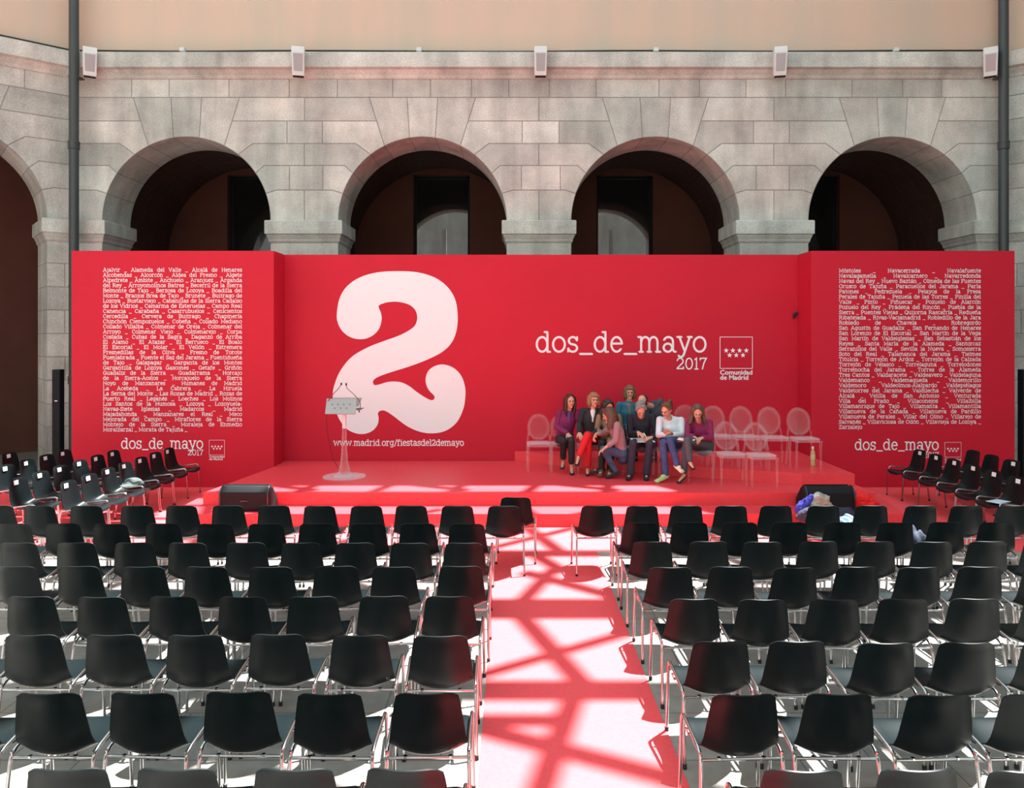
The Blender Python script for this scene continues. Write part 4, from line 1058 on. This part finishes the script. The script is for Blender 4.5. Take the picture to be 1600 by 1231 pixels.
# ------------------------------------------------------------------ things left on chairs
def cloth(name, c, size, m, label, cat, seed, rz=0, amp=.05, thick=.02, kind=None):
    """a crumpled garment: a folded, wrinkled sheet with thickness"""
    rr = random.Random(seed); bm = bmesh.new(); NX, NY = 22, 16
    ph = [rr.uniform(0, 6.28) for _ in range(8)]
    g = []
    for j in range(NY + 1):
        row = []
        for i in range(NX + 1):
            u, v = i / NX * 2 - 1, j / NY * 2 - 1
            rim = 1 - max(abs(u), abs(v)) ** 4
            x = u * size[0] / 2 * (1 + .12 * math.sin(3 * v + ph[0])); y_ = v * size[1] / 2 * (1 + .15 * math.sin(4 * u + ph[1]))
            z = size[2] * (max(0, rim) ** .5) * (.62 + .38 * math.sin(2.2 * u + ph[2]) * math.cos(1.7 * v + ph[3])) + amp * max(0, rim) * math.sin(9 * u + 3 * math.sin(3 * v + ph[4]) + ph[5]) * .5
            row.append(bm.verts.new((x, y_, max(.004, z))))
        g.append(row)
    for j in range(NY):
        for i in range(NX): bm.faces.new((g[j][i], g[j][i + 1], g[j + 1][i + 1], g[j + 1][i]))
    base = {v: bm.verts.new((v.co.x, v.co.y, 0)) for v in list(bm.verts)}
    for f in list(bm.faces): bm.faces.new([base[v] for v in f.verts][::-1])
    for e in list(bm.edges):
        if len(e.link_faces) == 1 and e.verts[0] in base and e.verts[1] in base: bm.faces.new((e.verts[0], e.verts[1], base[e.verts[1]], base[e.verts[0]]))
    bmesh.ops.recalc_face_normals(bm, faces=bm.faces)
    o = obj(name, bm, m, None, True); o.location = c; o.rotation_euler = (0, 0, R(rz)); tag(o, label, cat); return o
M_jacket = mat('grey_green_cloth', (.055, .075, .072), .85, noise=.35, nscale=9)
def seat_top(c, f=.02):
    rz = c.rotation_euler[2]; return (c.location.x - math.sin(rz) * f, c.location.y + math.cos(rz) * f, .452)
cloth('jacket', (PX(190, 11.35), 11.35, .465), (.62, .42, .10), M_jacket, 'grey green jacket laid across the seats at the left side', 'jacket', 4, rz=-28, amp=.05)
M_blue = mat('royal_blue_cloth', (.03, .035, .34), .8, noise=.2); M_cream = mat('cream_cloth', (.32, .31, .26), .85, noise=.3, nscale=14); M_navy = mat('dark_navy_cloth', (.02, .02, .045), .85)
# a pile of coats on a front-row chair, right block
yt = K / (790 - 525); cx = (1272 - 800) / 1200 * yt
def lump(name, chain, m, label, cat, parent=None, vox=.012):
    bm = bmesh.new()
    for (p0, p1, r0, r1) in chain: limb(bm, p0, p1, r0, r1)
    o = remeshed(name, bm, m, parent, vox, 4)
    for v in o.data.vertices:       # wrinkles
        q = v.co * 9; n_ = noise.noise(q + Vector((0, 0, len(name)))) ; n2 = abs(noise.noise(q * 2.3))
        v.co += v.normal * (.030 * n_ - .022 * n2)
    if cat: tag(o, label, cat)
    elif label: o['label'] = label
    return o
P_ = lambda px, py, y: tuple(W(px, py, y))
Yb = 10.15
lump('scarf', [(P_(1247, 799, Yb), P_(1256, 787, Yb), .05, .06), (P_(1256, 787, Yb), P_(1268, 778, Yb), .06, .05), (P_(1250, 797, Yb), P_(1262, 799, Yb), .05, .06)], M_blue, 'royal blue cloth hanging from the coats by the right monitor', 'cloth')
co = lump('coat', [(P_(1262, 783, Yb + .02), P_(1278, 775, Yb), .035, .05), (P_(1278, 775, Yb), P_(1294, 777, Yb), .05, .03), (P_(1276, 786, Yb), P_(1292, 781, Yb), .06, .045), (P_(1292, 781, Yb), P_(1299, 792, Yb), .035, .03), (P_(1270, 790, Yb), P_(1290, 800, Yb), .08, .08)], M_cream, 'cream and grey coat heaped in front of the right monitor', 'coat')
lump('coat_bundle', [((4.02, 10.02, .10), (4.45, 10.0, .12), .10, .11), ((4.15, 10.1, .26), (4.4, 10.1, .30), .11, .11), (P_(1252, 808, Yb - .1), P_(1268, 800, Yb - .1), .07, .08)], M_navy, 'dark bundle under the coats on the floor by the right monitor', 'bag')
# red bag by the right monitor
rb = lump('shopping_bag', [(P_(1340, 776, 10.9), P_(1352, 778, 10.9), (.085), (.075)), (P_(1352, 778, 10.9), P_(1372, 787, 10.9), .075, .02), (P_(1338, 784, 10.9), P_(1362, 789, 10.9), .075, .06), (P_(1342, 796, 10.9), P_(1358, 796, 10.9), .045, .045)], mat('bright_red_cloth', (.80, .012, .015), .7), 'bright red slumped bag beside the right monitor', 'bag')
c = place = None
cloth('plastic_bag', (PX(1322, 8.95), 8.95, .462), (.26, .22, .09), mat('pale_blue_plastic', (.12, .20, .27), .4), 'pale blue plastic bag on a front-row seat right of the aisle', 'bag', 9)
cloth('patterned_bag', (PX(1440, 8.1), 8.22, .462), (.30, .26, .16), mat('blue_patterned_cloth', (.015, .022, .045), .8, noise=.6, nscale=40), 'dark blue patterned bag on a second-row seat at the right', 'bag', 11)
c = seats[('right', 0, 5)]
bm = bmesh.new(); box(bm, -.13, .13, -.09, .09, 0, .004); o = obj('paper_sheet', bm, mat('pale_blue_paper', (.55, .68, .78), .6)); sx, sy, sz = seat_top(c, .03); o.location = (sx, sy, .462); o.rotation_euler = (0, 0, .5)
tag(o, 'pale blue sheet of paper on a side chair at the far right', 'paper')
# ------------------------------------------------------------------ people
M_skin = mat('skin', (.56, .30, .21), .55, noise=.06, nscale=20)
M_eye = mat('eye', (.02, .015, .012), .3); M_lip = mat('lips', (.42, .10, .09), .5)
def M_(n, c, r=.8, **k): return mat(n, c, r, **k)

def person(label, J, yaw, pitch, cloth_, hair, roll=0, shoes=None, neck_v=True, sleeves='long', hs=1.0, fingers=None, male=False):
    """J: joints in the place. yaw 0 = face towards the camera, + = towards picture right; pitch + = head bowed."""
    root = empty('person', tuple(Vector((J['hip'][0], J['hip'][1], J['floor']))), label=label, cat='person')
    o0 = root.location.copy()
    V = {k: (Vector(v) - o0 if not isinstance(v, (int, float)) else v) for k, v in J.items()}
    side = (V['shR'] - V['shL']).normalized(); chest = (V['shL'] + V['shR']) / 2
    hipv = V['hip']; up = (chest - hipv).normalized()
    wS = (V['shR'] - V['shL']).length
    Mh = Matrix.Rotation(R(yaw), 3, 'Z') @ Matrix.Rotation(R(roll), 3, 'Y') @ Matrix.Rotation(R(-pitch), 3, 'X')   # local -Y is the face... bows forward
    Mh = Matrix.Rotation(R(yaw), 3, 'Z') @ Matrix.Rotation(R(pitch), 3, 'X') @ Matrix.Rotation(R(roll), 3, 'Y')
    H = V['head']; hl = lambda x, y, z: H + Mh @ Vector((x * hs, y * hs, z * hs))
    hipL = hipv - V.get('hside', side) * .085 if isinstance(V.get('hside', 0), Vector) else hipv - side * .085
    hipR = hipv + side * .085
    def torso(bm, k=0.0, low=.0):
        limb(bm, hipv - up * (.02 + low), hipv + up * .12, (.15 + k, .105 + k), (.13 + k, .095 + k), side)
        limb(bm, hipv + up * .12, chest - up * .13, (.13 + k, .095 + k), (.155 + k, .11 + k), side)
        limb(bm, chest - up * .15, chest - up * .02, (.155 + k, .11 + k), (wS * .43 + k, .075 + k), side)
    def arms(bm, k=0.0, to=1.0, cuff=0.0):
        for s in ('L', 'R'):
            sh, el, wr = V['sh' + s], V['el' + s], V['wr' + s]
            limb(bm, sh, el, .050 + k, .040 + k); e = el.lerp(wr, to)
            limb(bm, el, e, .040 + k, .029 + k + cuff)
    def legs(bm, k=0.0, to=1.0, ank=0.0, seat=True):
        for s in ('L', 'R'):
            hp = hipL if s == 'L' else hipR; kn, an = V['kn' + s], V['an' + s]
            limb(bm, hp, kn, .082 + k, .056 + k); e = kn.lerp(an, to)
            limb(bm, kn, e, .054 + k, .036 + k + ank)
            if k >= 0: m_ = kn.lerp(an, .3); limb(bm, kn.lerp(an, .12), kn.lerp(an, .5), .053 + k, .045 + k)
    # ---- body, one surface
    bm = bmesh.new(); torso(bm, -.012); arms(bm, -.006); legs(bm, -.010)
    nb = chest + up * .02
    limb(bm, nb - up * .05, hl(0, .012, -.06), .055, .048)
    ellip(bm, hl(0, .012, .015), (.075 * hs, .093 * hs, .105 * hs), Mh)               # skull
    ellip(bm, hl(0, -.022, -.035), (.058 * hs, .062 * hs, .078 * hs), Mh)             # jaw
    limb(bm, hl(0, -.082, -.095), hl(0, -.070, -.092), .020, .024)                    # chin
    limb(bm, hl(0, -.086, .012), hl(0, -.106, -.022), .009, .015)                     # nose
    limb(bm, hl(-.036, -.078, .022), hl(.036, -.078, .022), .012, .012)               # brow
    for s in (-1, 1):
        ellip(bm, hl(s * .034, -.066, -.022), (.02, .018, .018), Mh)                  # cheeks
        ellip(bm, hl(s * .074, .012, -.006), (.012, .020, .030), Mh, 10, 8)           # ears
    for s in ('L', 'R'):
        wr, hd = V['wr' + s], V['hd' + s]; el = V['el' + s]
        d = (hd - wr).normalized(); L_ = .185
        across = V.get('pa' + s) if isinstance(V.get('pa' + s), Vector) else None
        ac = (Vector(J['pa' + s]) if ('pa' + s) in J else side); ac = (ac - d * ac.dot(d)).normalized(); nrm = d.cross(ac)
        if nrm.z < 0: nrm = -nrm
        pc = wr + d * .05
        limb(bm, wr, wr + d * .085, (.027, .020), (.042, .015), ac)
        curl = J.get('curl' + s, .5); thumb = J.get('th' + s, 1)
        for q, (off, ln) in enumerate(((-.033, .068), (-.011, .078), (.011, .072), (.033, .058))):
            b0 = wr + d * .088 + ac * off; dirs = d; p = b0
            sp = ac * off * .35
            for jn, f_ in enumerate((.42, .32, .26)):
                a = curl * (jn + .6) * .75 + .06 * q * curl
                dd = (d * math.cos(a) - nrm * math.sin(a) + sp * .6).normalized(); p2 = p + dd * ln * f_
                limb(bm, p, p2, .0088 - .0006 * jn, .0082 - .0007 * jn, seg=8); p = p2
        t0 = wr + d * .03 + ac * thumb * -.028; t1 = t0 + (d * .75 - ac * thumb * .75 - nrm * .2).normalized() * .040; t2 = t1 + (d * .95 - ac * thumb * .2 - nrm * .4).normalized() * .030
        limb(bm, t0, t1, .014, .0105, seg=8); limb(bm, t1, t2, .0105, .0085, seg=8)
        # foot
        an, to = V['an' + s], V['to' + s]
        limb(bm, an, to.lerp(an, .15) , .030, .024)
    body = remeshed('body', bm, cloth_.get('skin', M_skin), root, .0062, 2)
    # ---- face details
    for s in (-1, 1):
        bm = bmesh.new(); ellip(bm, hl(s * .030, -.0835, .002), (.0125, .006, .0065), Mh, 10, 8); e = obj('eye', bm, M_eye, root, True)
        bm = bmesh.new(); limb(bm, hl(s * .018, -.0905, .020), hl(s * .046, -.080, .019), .0042, .003, seg=6); obj('eyebrow', bm, hair['m'], root, True)
    bm = bmesh.new(); limb(bm, hl(-.020, -.083, -.058), hl(.020, -.083, -.058), .0062, .0062, seg=8); obj('mouth', bm, M_lip, root, True)
    # ---- clothes
    bm = bmesh.new(); torso(bm, .008, .01); arms(bm, .010, cloth_.get('to', 1.0), cloth_.get('cuff', .004))
    limb(bm, chest - side * wS * .40, chest + side * wS * .40, .055, .055)
    if cloth_.get('collar', True): limb(bm, nb - up * .03, nb + up * .015, .066, .060)
    if 'hem' in cloth_: limb(bm, hipv - up * .02, hipv + up * .08, (.175, .14), (.155, .12), side)
    tp = remeshed(cloth_.get('tname', 'sweater'), bm, cloth_['top'], root, .0085, 3)
    bm = bmesh.new(); legs(bm, .006, cloth_.get('leg', .97), cloth_.get('wide', .006)); limb(bm, hipv - up * .05, hipv + up * .06, (.155, .12), (.145, .11), side)
    remeshed('trousers', bm, cloth_['bottom'], root, .0085, 3)
    if 'shirt' in cloth_:      # what shows in the neckline
        f = side.cross(up); f = -f if f.dot(Mh @ Vector((0, -1, 0))) < 0 and abs(yaw) < 60 else f
        if f.y > 0: f = -f
        bm = bmesh.new(); limb(bm, chest + up * .005 + f * .052, chest - up * .16 + f * .085, (.050, .045), (.018, .045), side)
        ob = remeshed('blouse', bm, cloth_['shirt'], root, .007, 3)
    shoe_objs = []
    for s in ('L', 'R'):
        an, to = V['an' + s], V['to' + s]; d = (to - an); d2 = Vector((d.x, d.y, 0)).normalized() if d.length else Vector((0, -1, 0)); d = d.normalized()
        sm = shoes['m'][0 if s == 'L' else -1] if isinstance(shoes['m'], list) else shoes['m']
        ac = d.cross(Vector((0, 0, 1))); ac = ac.normalized() if ac.length > .1 else side
        bm = bmesh.new()
        heel = an - d * .035 - Vector((0, 0, .030)) * (1 if shoes.get('flat', 1) else .5)
        if shoes.get('kind') == 'pump':
            limb(bm, heel + d * .0, to, (.030, .024), (.040, .018), ac); limb(bm, heel - Vector((0, 0, .0)), heel + Vector((0, 0, .02)), .026, .026); limb(bm, heel, heel - Vector((0, 0, .028)), .013, .009)
        else:
            limb(bm, heel, to, (.040, .034), (.045, .026), ac); limb(bm, an - Vector((0, 0, .02)), an.lerp(to, .35), .042, .036)
            if shoes.get('kind') == 'boot': limb(bm, an - Vector((0, 0, .01)), an.lerp(V['kn' + s], .35), .046, .050)
            limb(bm, heel - Vector((0, 0, .018)), to - Vector((0, 0, .012)), (.042, .014), (.046, .014), ac)
        shoe_objs.append(remeshed('shoe', bm, sm, root, .006, 2))
    # ---- hair
    bm = bmesh.new(); hr = random.Random(hash(label) % 999 if False else len(label))
    k = hair['kind']
    if k == 'bald':
        for a in range(-110, 111, 20):
            q = R(a); limb(bm, hl(.076 * math.sin(q), .015 + .092 * math.cos(q), .028), hl(.070 * math.sin(q), .012 + .088 * math.cos(q), -.040), .012, .012)
        ellip(bm, hl(0, .062, .020), (.080, .066, .084), Mh)
    else:
        ellip(bm, hl(0, .044 if k == 'short' else .030, .036 if k == 'short' else .032), ((.084 if k == 'short' else .088) * hs, .093 * hs, (.094 if k == 'short' else .100) * hs), Mh)              # cap, set back from the face
        for s in (-1, 1): limb(bm, hl(s * .020, -.045, .108), hl(s * .076, -.020, .030), .022, .022)   # parting
        if k == 'short':
            for s in (-1, 1): limb(bm, hl(s * .074, -.005, .05), hl(s * .074, .02, -.02), .014, .012)
            limb(bm, hl(-.04, -.036, .100), hl(.04, -.036, .102), .014, .016); limb(bm, hl(-.02, .0, .125), hl(.03, .04, .12), .018, .02)
        if k in ('bob', 'long', 'wavy'):
            ln = {'bob': .115, 'long': .28, 'wavy': .22}[k]
            for a in list(range(-118, 119, 14)):
                q = R(a); w_ = .022 + .004 * hr.random(); l2 = ln * hr.uniform(.85, 1.05) * (.8 if abs(a) > 100 else 1)
                t = hl(.080 * math.sin(q), .022 + .085 * math.cos(q), .045)
                m_ = hl((.090 + .008 * hr.random()) * math.sin(q), .022 + .095 * math.cos(q), -.055)
                m2 = H + (Mh @ Vector((.088 * math.sin(q), .02 + .09 * math.cos(q), -.055)))
                b_ = m_ + Vector((0, 0, -1)) * (l2 - .04) + Vector((hr.uniform(-.012, .012), hr.uniform(-.01, .01), 0)) + (Mh @ Vector((-.02 * math.sin(q) if k != 'wavy' else .025 * math.sin(q), 0, 0)))
                limb(bm, t, m_, w_ * 1.15, w_); mm = m_.lerp(b_, .5) + Vector((hr.uniform(-.014, .014), hr.uniform(-.01, .01), 0)) * (1 if k != 'bob' else .4)
                limb(bm, m_, mm, w_, w_ * 1.0); limb(bm, mm, b_, w_, w_ * .6)
            if k == 'bob': limb(bm, hl(-.045, -.072, .072), hl(.045, -.068, .076), .020, .022)
        if k == 'tail':
            limb(bm, hl(0, .10, .07), hl(0, .175, .075), .030, .036); limb(bm, hl(0, .175, .075), hl(.0, .215, -.08), .036, .016)
            for s in (-1, 1): limb(bm, hl(s * .074, .0, .045), hl(s * .072, .05, -.005), .015, .018)
    remeshed('hair', bm, hair['m'], root, .0075, 2)
    low_ = min(v.co.z for s_ in shoe_objs for v in s_.data.vertices)
    root.location.z -= low_ - .002
    return root, V, o0

def Jt(Y, **k):
    """joints given as (px, py, forward) - forward = metres nearer the camera than Y"""
    out = {}
    for n, v in k.items():
        out[n] = tuple(W(v[0], v[1], Y - (v[2] if len(v) > 2 else 0)))
    return out
def J_(Y, floor=ZS, extra=None, **k):
    d = Jt(Y, **k); d['floor'] = floor
    if extra: d.update(extra)
    return d
BLK = M_('black_cloth', (.010, .010, .012)); 
# 1 woman in the purple blazer
p1, V1, O1 = person('woman in a purple blazer and black trousers sitting at the left end, long brown hair',
    J_(13.15, head=(891, 627, .08), shL=(874, 646, .04), shR=(901, 645, -.02), elL=(870, 668, .06), elR=(908, 664, .02), wrL=(886, 677, .28), hdL=(894, 688, .34), wrR=(912, 681, .10), hdR=(914, 690, .2),
       hip=(882, 686, 0), knL=(880, 690, .42), knR=(893, 690, .44), anL=(880, 724, .28), anR=(893, 734, .42), toL=(878, 732.5, .42), toR=(894, 741.5, .56)),
    12, 4, dict(top=M_('purple_wool', (.17, .008, .075)), tname='blazer', bottom=BLK, leg=.72, wide=.012, shirt=M_('violet_blouse', (.10, .04, .22)), to=.93, hem=1), dict(kind='long', m=M_('dark_brown_hair', (.045, .018, .012), .5)), shoes=dict(kind='pump', m=BLK))
# 2 woman in red trousers
RED = M_('red_trousers_cloth', (.58, .008, .018))
person('blonde woman in a black blazer, white top and red trousers sitting with legs crossed',
    J_(12.98, head=(928, 625, .08), shL=(911, 643, .03), shR=(940, 643, .02), elL=(905, 664, .06), elR=(941, 664, .12), wrL=(905, 676, .24), hdL=(909, 686, .32), wrR=(926, 680, .30), hdR=(917, 685, .36),
       hip=(923, 686, 0), knL=(920, 683, .46), knR=(918, 680, .50), anL=(918, 735, .34), anR=(904, 714, .52), toL=(918, 743, .48), toR=(901, 727, .60)),
    10, 2, dict(top=M_('black_wool', (.012, .014, .02)), tname='blazer', bottom=RED, leg=.85, wide=.012, shirt=M_('white_cotton', (.70, .68, .70)), hem=1, to=.9), dict(kind='bob', m=M_('blonde_hair', (.26, .15, .075), .5)), shoes=dict(kind='pump', m=BLK))
# 3 woman in tan jacket, behind the crouching one
person('dark-haired woman in a tan jacket and brown boots sitting behind the crouching woman',
    J_(12.88, head=(950, 632, .06), shL=(937, 648, .02), shR=(966, 648, 0), elL=(933, 668, .10), elR=(970, 668, .06), wrL=(944, 677, .30), hdL=(950, 670, .36), wrR=(958, 680, .26), hdR=(951, 686, .34),
       hip=(953, 690, 0), knL=(940, 688, .44), knR=(958, 690, .44), anL=(940, 731, .40), anR=(952, 731, .36), toL=(937, 739, .52), toR=(951, 740, .50)),
    20, 22, dict(top=M_('tan_cloth', (.24, .14, .07)), tname='jacket', bottom=BLK, hem=1, to=.92), dict(kind='wavy', m=M_('black_brown_hair', (.022, .014, .012), .5)), shoes=dict(kind='boot', m=M_('brown_suede', (.12, .06, .04))))
# 4 crouching woman in front, seen from her left, facing picture left
JE = M_('blue_denim', (.045, .07, .14), .85, noise=.25, nscale=12)
person('woman in a grey-pink sweater and jeans crouching in front of the seated group, brown hair',
    J_(12.45, head=(951, 652, .05), shL=(964, 668, .16), shR=(958, 666, -.18), elL=(962, 692, .22), elR=(944, 680, -.08), wrL=(945, 704, .26), hdL=(934, 712, .28), wrR=(931, 682, .04), hdR=(927, 690, .10),
       hip=(972, 713, 0), knL=(943, 706, .12), knR=(942, 705, -.10), anL=(962, 741, .14), anR=(940, 736, -.12), toL=(948, 749, .14), toR=(924, 742, -.12), extra=dict(curlL=.55, curlR=.8)),
    -112, 26, dict(top=M_('grey_pink_knit', (.30, .17, .19), noise=.1, nscale=90), tname='sweater', bottom=JE, to=.62), dict(kind='wavy', m=M_('chestnut_hair', (.085, .035, .022), .5)), shoes=dict(kind='boot', m=M_('dark_leather', (.02, .018, .025))))
# 5 standing woman in teal
person('smiling woman in a teal cardigan behind the seated group, light brown hair',
    J_(13.35, floor=ZR, head=(984, 611, 0), shL=(968, 631, 0), shR=(996, 632, 0), elL=(966, 655, .02), elR=(1004, 655, -.04), wrL=(972, 674, .14), hdL=(974, 682, .2), wrR=(998, 676, .1), hdR=(996, 686, .14),
       hip=(985, 670, -.02), knL=(978, 674, .40), knR=(992, 674, .40), anL=(978, 709, .36), anR=(992, 709, .36), toL=(977, 717, .50), toR=(993, 717, .50)),
    -4, 6, dict(top=M_('teal_knit', (.02, .13, .20)), tname='cardigan', bottom=BLK, shirt=M_('grey_print', (.18, .16, .14), noise=.4, nscale=50), hem=1), dict(kind='bob', m=M_('light_brown_hair', (.16, .085, .045), .5)), shoes=dict(kind='boot', m=BLK))
# 6 man bending forward behind
GS = M_('charcoal_suit', (.045, .055, .07))
person('balding man in a charcoal suit bending forward behind the grey-haired man',
    J_(13.25, floor=ZR, head=(1004, 625, .30), shL=(1011, 636, .14), shR=(1032, 624, .0), elL=(1004, 660, .20), elR=(1037, 656, .10), wrL=(1006, 676, .3), hdL=(1006, 684, .36), wrR=(1026, 672, .30), hdR=(1020, 676, .36),
       hip=(1034, 667, -.05), knL=(1022, 672, .33), knR=(1036, 672, .33), anL=(1022, 708, .30), anR=(1036, 708, .30), toL=(1021, 716, .44), toR=(1036, 716, .44)),
    -35, 38, dict(top=GS, tname='suit_jacket', bottom=GS, hem=1), dict(kind='bald', m=M_('dark_hair', (.03, .018, .014), .5)), shoes=dict(kind='shoe', m=BLK), male=True)
# 7 seated man with papers
NV_ = M_('navy_knit', (.010, .012, .022)); NT = M_('navy_trousers_cloth', (.018, .022, .045))
p7, V7, O7 = person('grey-haired man in a black sweater and navy trousers sitting and writing on papers',
    J_(12.70, head=(1001, 640, .26), shL=(984, 652, .06), shR=(1020, 652, .06), elL=(985, 680, .14), elR=(1025, 680, .14), wrL=(997, 676, .38), hdL=(1006, 682, .48), wrR=(1018, 684, .40), hdR=(1007, 687, .46),
       hip=(1003, 692, 0), knL=(989, 694, .50), knR=(1015, 694, .50), anL=(985, 742, .44), anR=(1010, 742, .44), toL=(981, 748.5, .60), toR=(1010, 749.5, .60), extra=dict(curlL=.8, curlR=.9)),
    4, 42, dict(top=NV_, tname='sweater', bottom=NT, to=.85, wide=.02), dict(kind='short', m=M_('grey_hair', (.20, .20, .20), .8, noise=.3, nscale=60)), shoes=dict(kind='shoe', m=BLK), male=True)
# 8 girl with ponytail
JB = M_('bright_denim', (.04, .075, .20), .85, noise=.3, nscale=10)
person('woman with a ponytail in a white top and blue jeans sitting cross-legged in bright trainers',
    J_(12.52, head=(1041, 639, .16), shL=(1031, 654, .04), shR=(1064, 655, .04), elL=(1029, 678, .16), elR=(1067, 678, .16), wrL=(1040, 677, .36), hdL=(1043, 668, .42), wrR=(1051, 677, .36), hdR=(1043, 671, .44),
       hip=(1052, 690, 0), knL=(1036, 690, .46), knR=(1047, 686, .54), anL=(1040, 740, .46), anR=(1058, 725, .58), toL=(1026, 750, .58), toR=(1066, 735, .66), extra=dict(curlL=.9, curlR=.9)),
    -38, 22, dict(top=M_('white_jersey', (.68, .74, .80)), tname='jersey', bottom=JB, to=.92, wide=.008), dict(kind='tail', m=M_('brown_hair', (.11, .05, .028), .5)), shoes=dict(kind='shoe', m=[M_('lime_trainer', (.42, .62, .25), noise=.3, nscale=30), M_('cream_trainer', (.72, .68, .52), noise=.2, nscale=30)]))
# 9 woman in magenta
person('woman in a magenta sweater and grey trousers sitting cross-legged with an open book, wavy hair',
    J_(12.32, head=(1090, 646, .18), shL=(1076, 663, .04), shR=(1108, 662, .02), elL=(1074, 684, .14), elR=(1111, 686, .14), wrL=(1083, 684, .36), hdL=(1090, 690, .42), wrR=(1098, 686, .32), hdR=(1089, 689, .42),
       hip=(1100, 698, 0), knL=(1072, 695, .40), knR=(1074, 690, .52), anL=(1069, 745, .36), anR=(1078, 725, .58), toL=(1060, 756, .44), toR=(1083, 735, .68), extra=dict(curlL=.8, curlR=.7)),
    -10, 26, dict(top=M_('magenta_knit', (.24, .008, .075)), tname='sweater', bottom=M_('grey_trousers_cloth', (.055, .075, .09)), to=.92, leg=.86), dict(kind='wavy', m=M_('ash_brown_hair', (.10, .065, .045), .5)), shoes=dict(kind='pump', m=BLK))

# papers, book, phone held in the group
def slab(name, c, sx, sy, t, rz, tilt, m, label, cat):
    bm = bmesh.new(); box(bm, -sx / 2, sx / 2, -sy / 2, sy / 2, -t / 2, t / 2); o = obj(name, bm, m); o.location = c; o.rotation_euler = Euler((R(tilt), 0, R(rz))); return tag(o, label, cat)
M_paper = mat('white_sheet', (.75, .76, .78), .6)
slab('papers', P_(1004, 687.5, 12.37), .36, .22, .006, 4, 10, M_paper, 'white papers on the knees of the grey-haired man', 'papers')
slab('pen', P_(1008, 680, 12.36), .012, .10, .012, 30, 40, M_label, 'white pen in the hand of the grey-haired man', 'pen')
bk = empty('open_book', P_(1073, 687.5, 11.92), R(-22), label='open book held by the woman in the magenta sweater', cat='book')
for s in (-1, 1):
    bm = bmesh.new(); box(bm, 0 if s > 0 else -.13, .13 if s > 0 else 0, -.09, .09, -.008, .008, Matrix.Rotation(R(-8 * s), 4, 'Y')); obj('page_block', bm, M_paper, bk)
bm = bmesh.new(); box(bm, -.135, .135, -.095, .095, -.022, -.010); obj('cover', bm, mat('dark_cover', (.08, .07, .06), .6), bk)
#slab('mobile_phone', P_(1044, 670, 12.24), .07, .13, .009, 20, 55, M_black, 'small dark phone in the hands of the woman with the ponytail', 'phone')
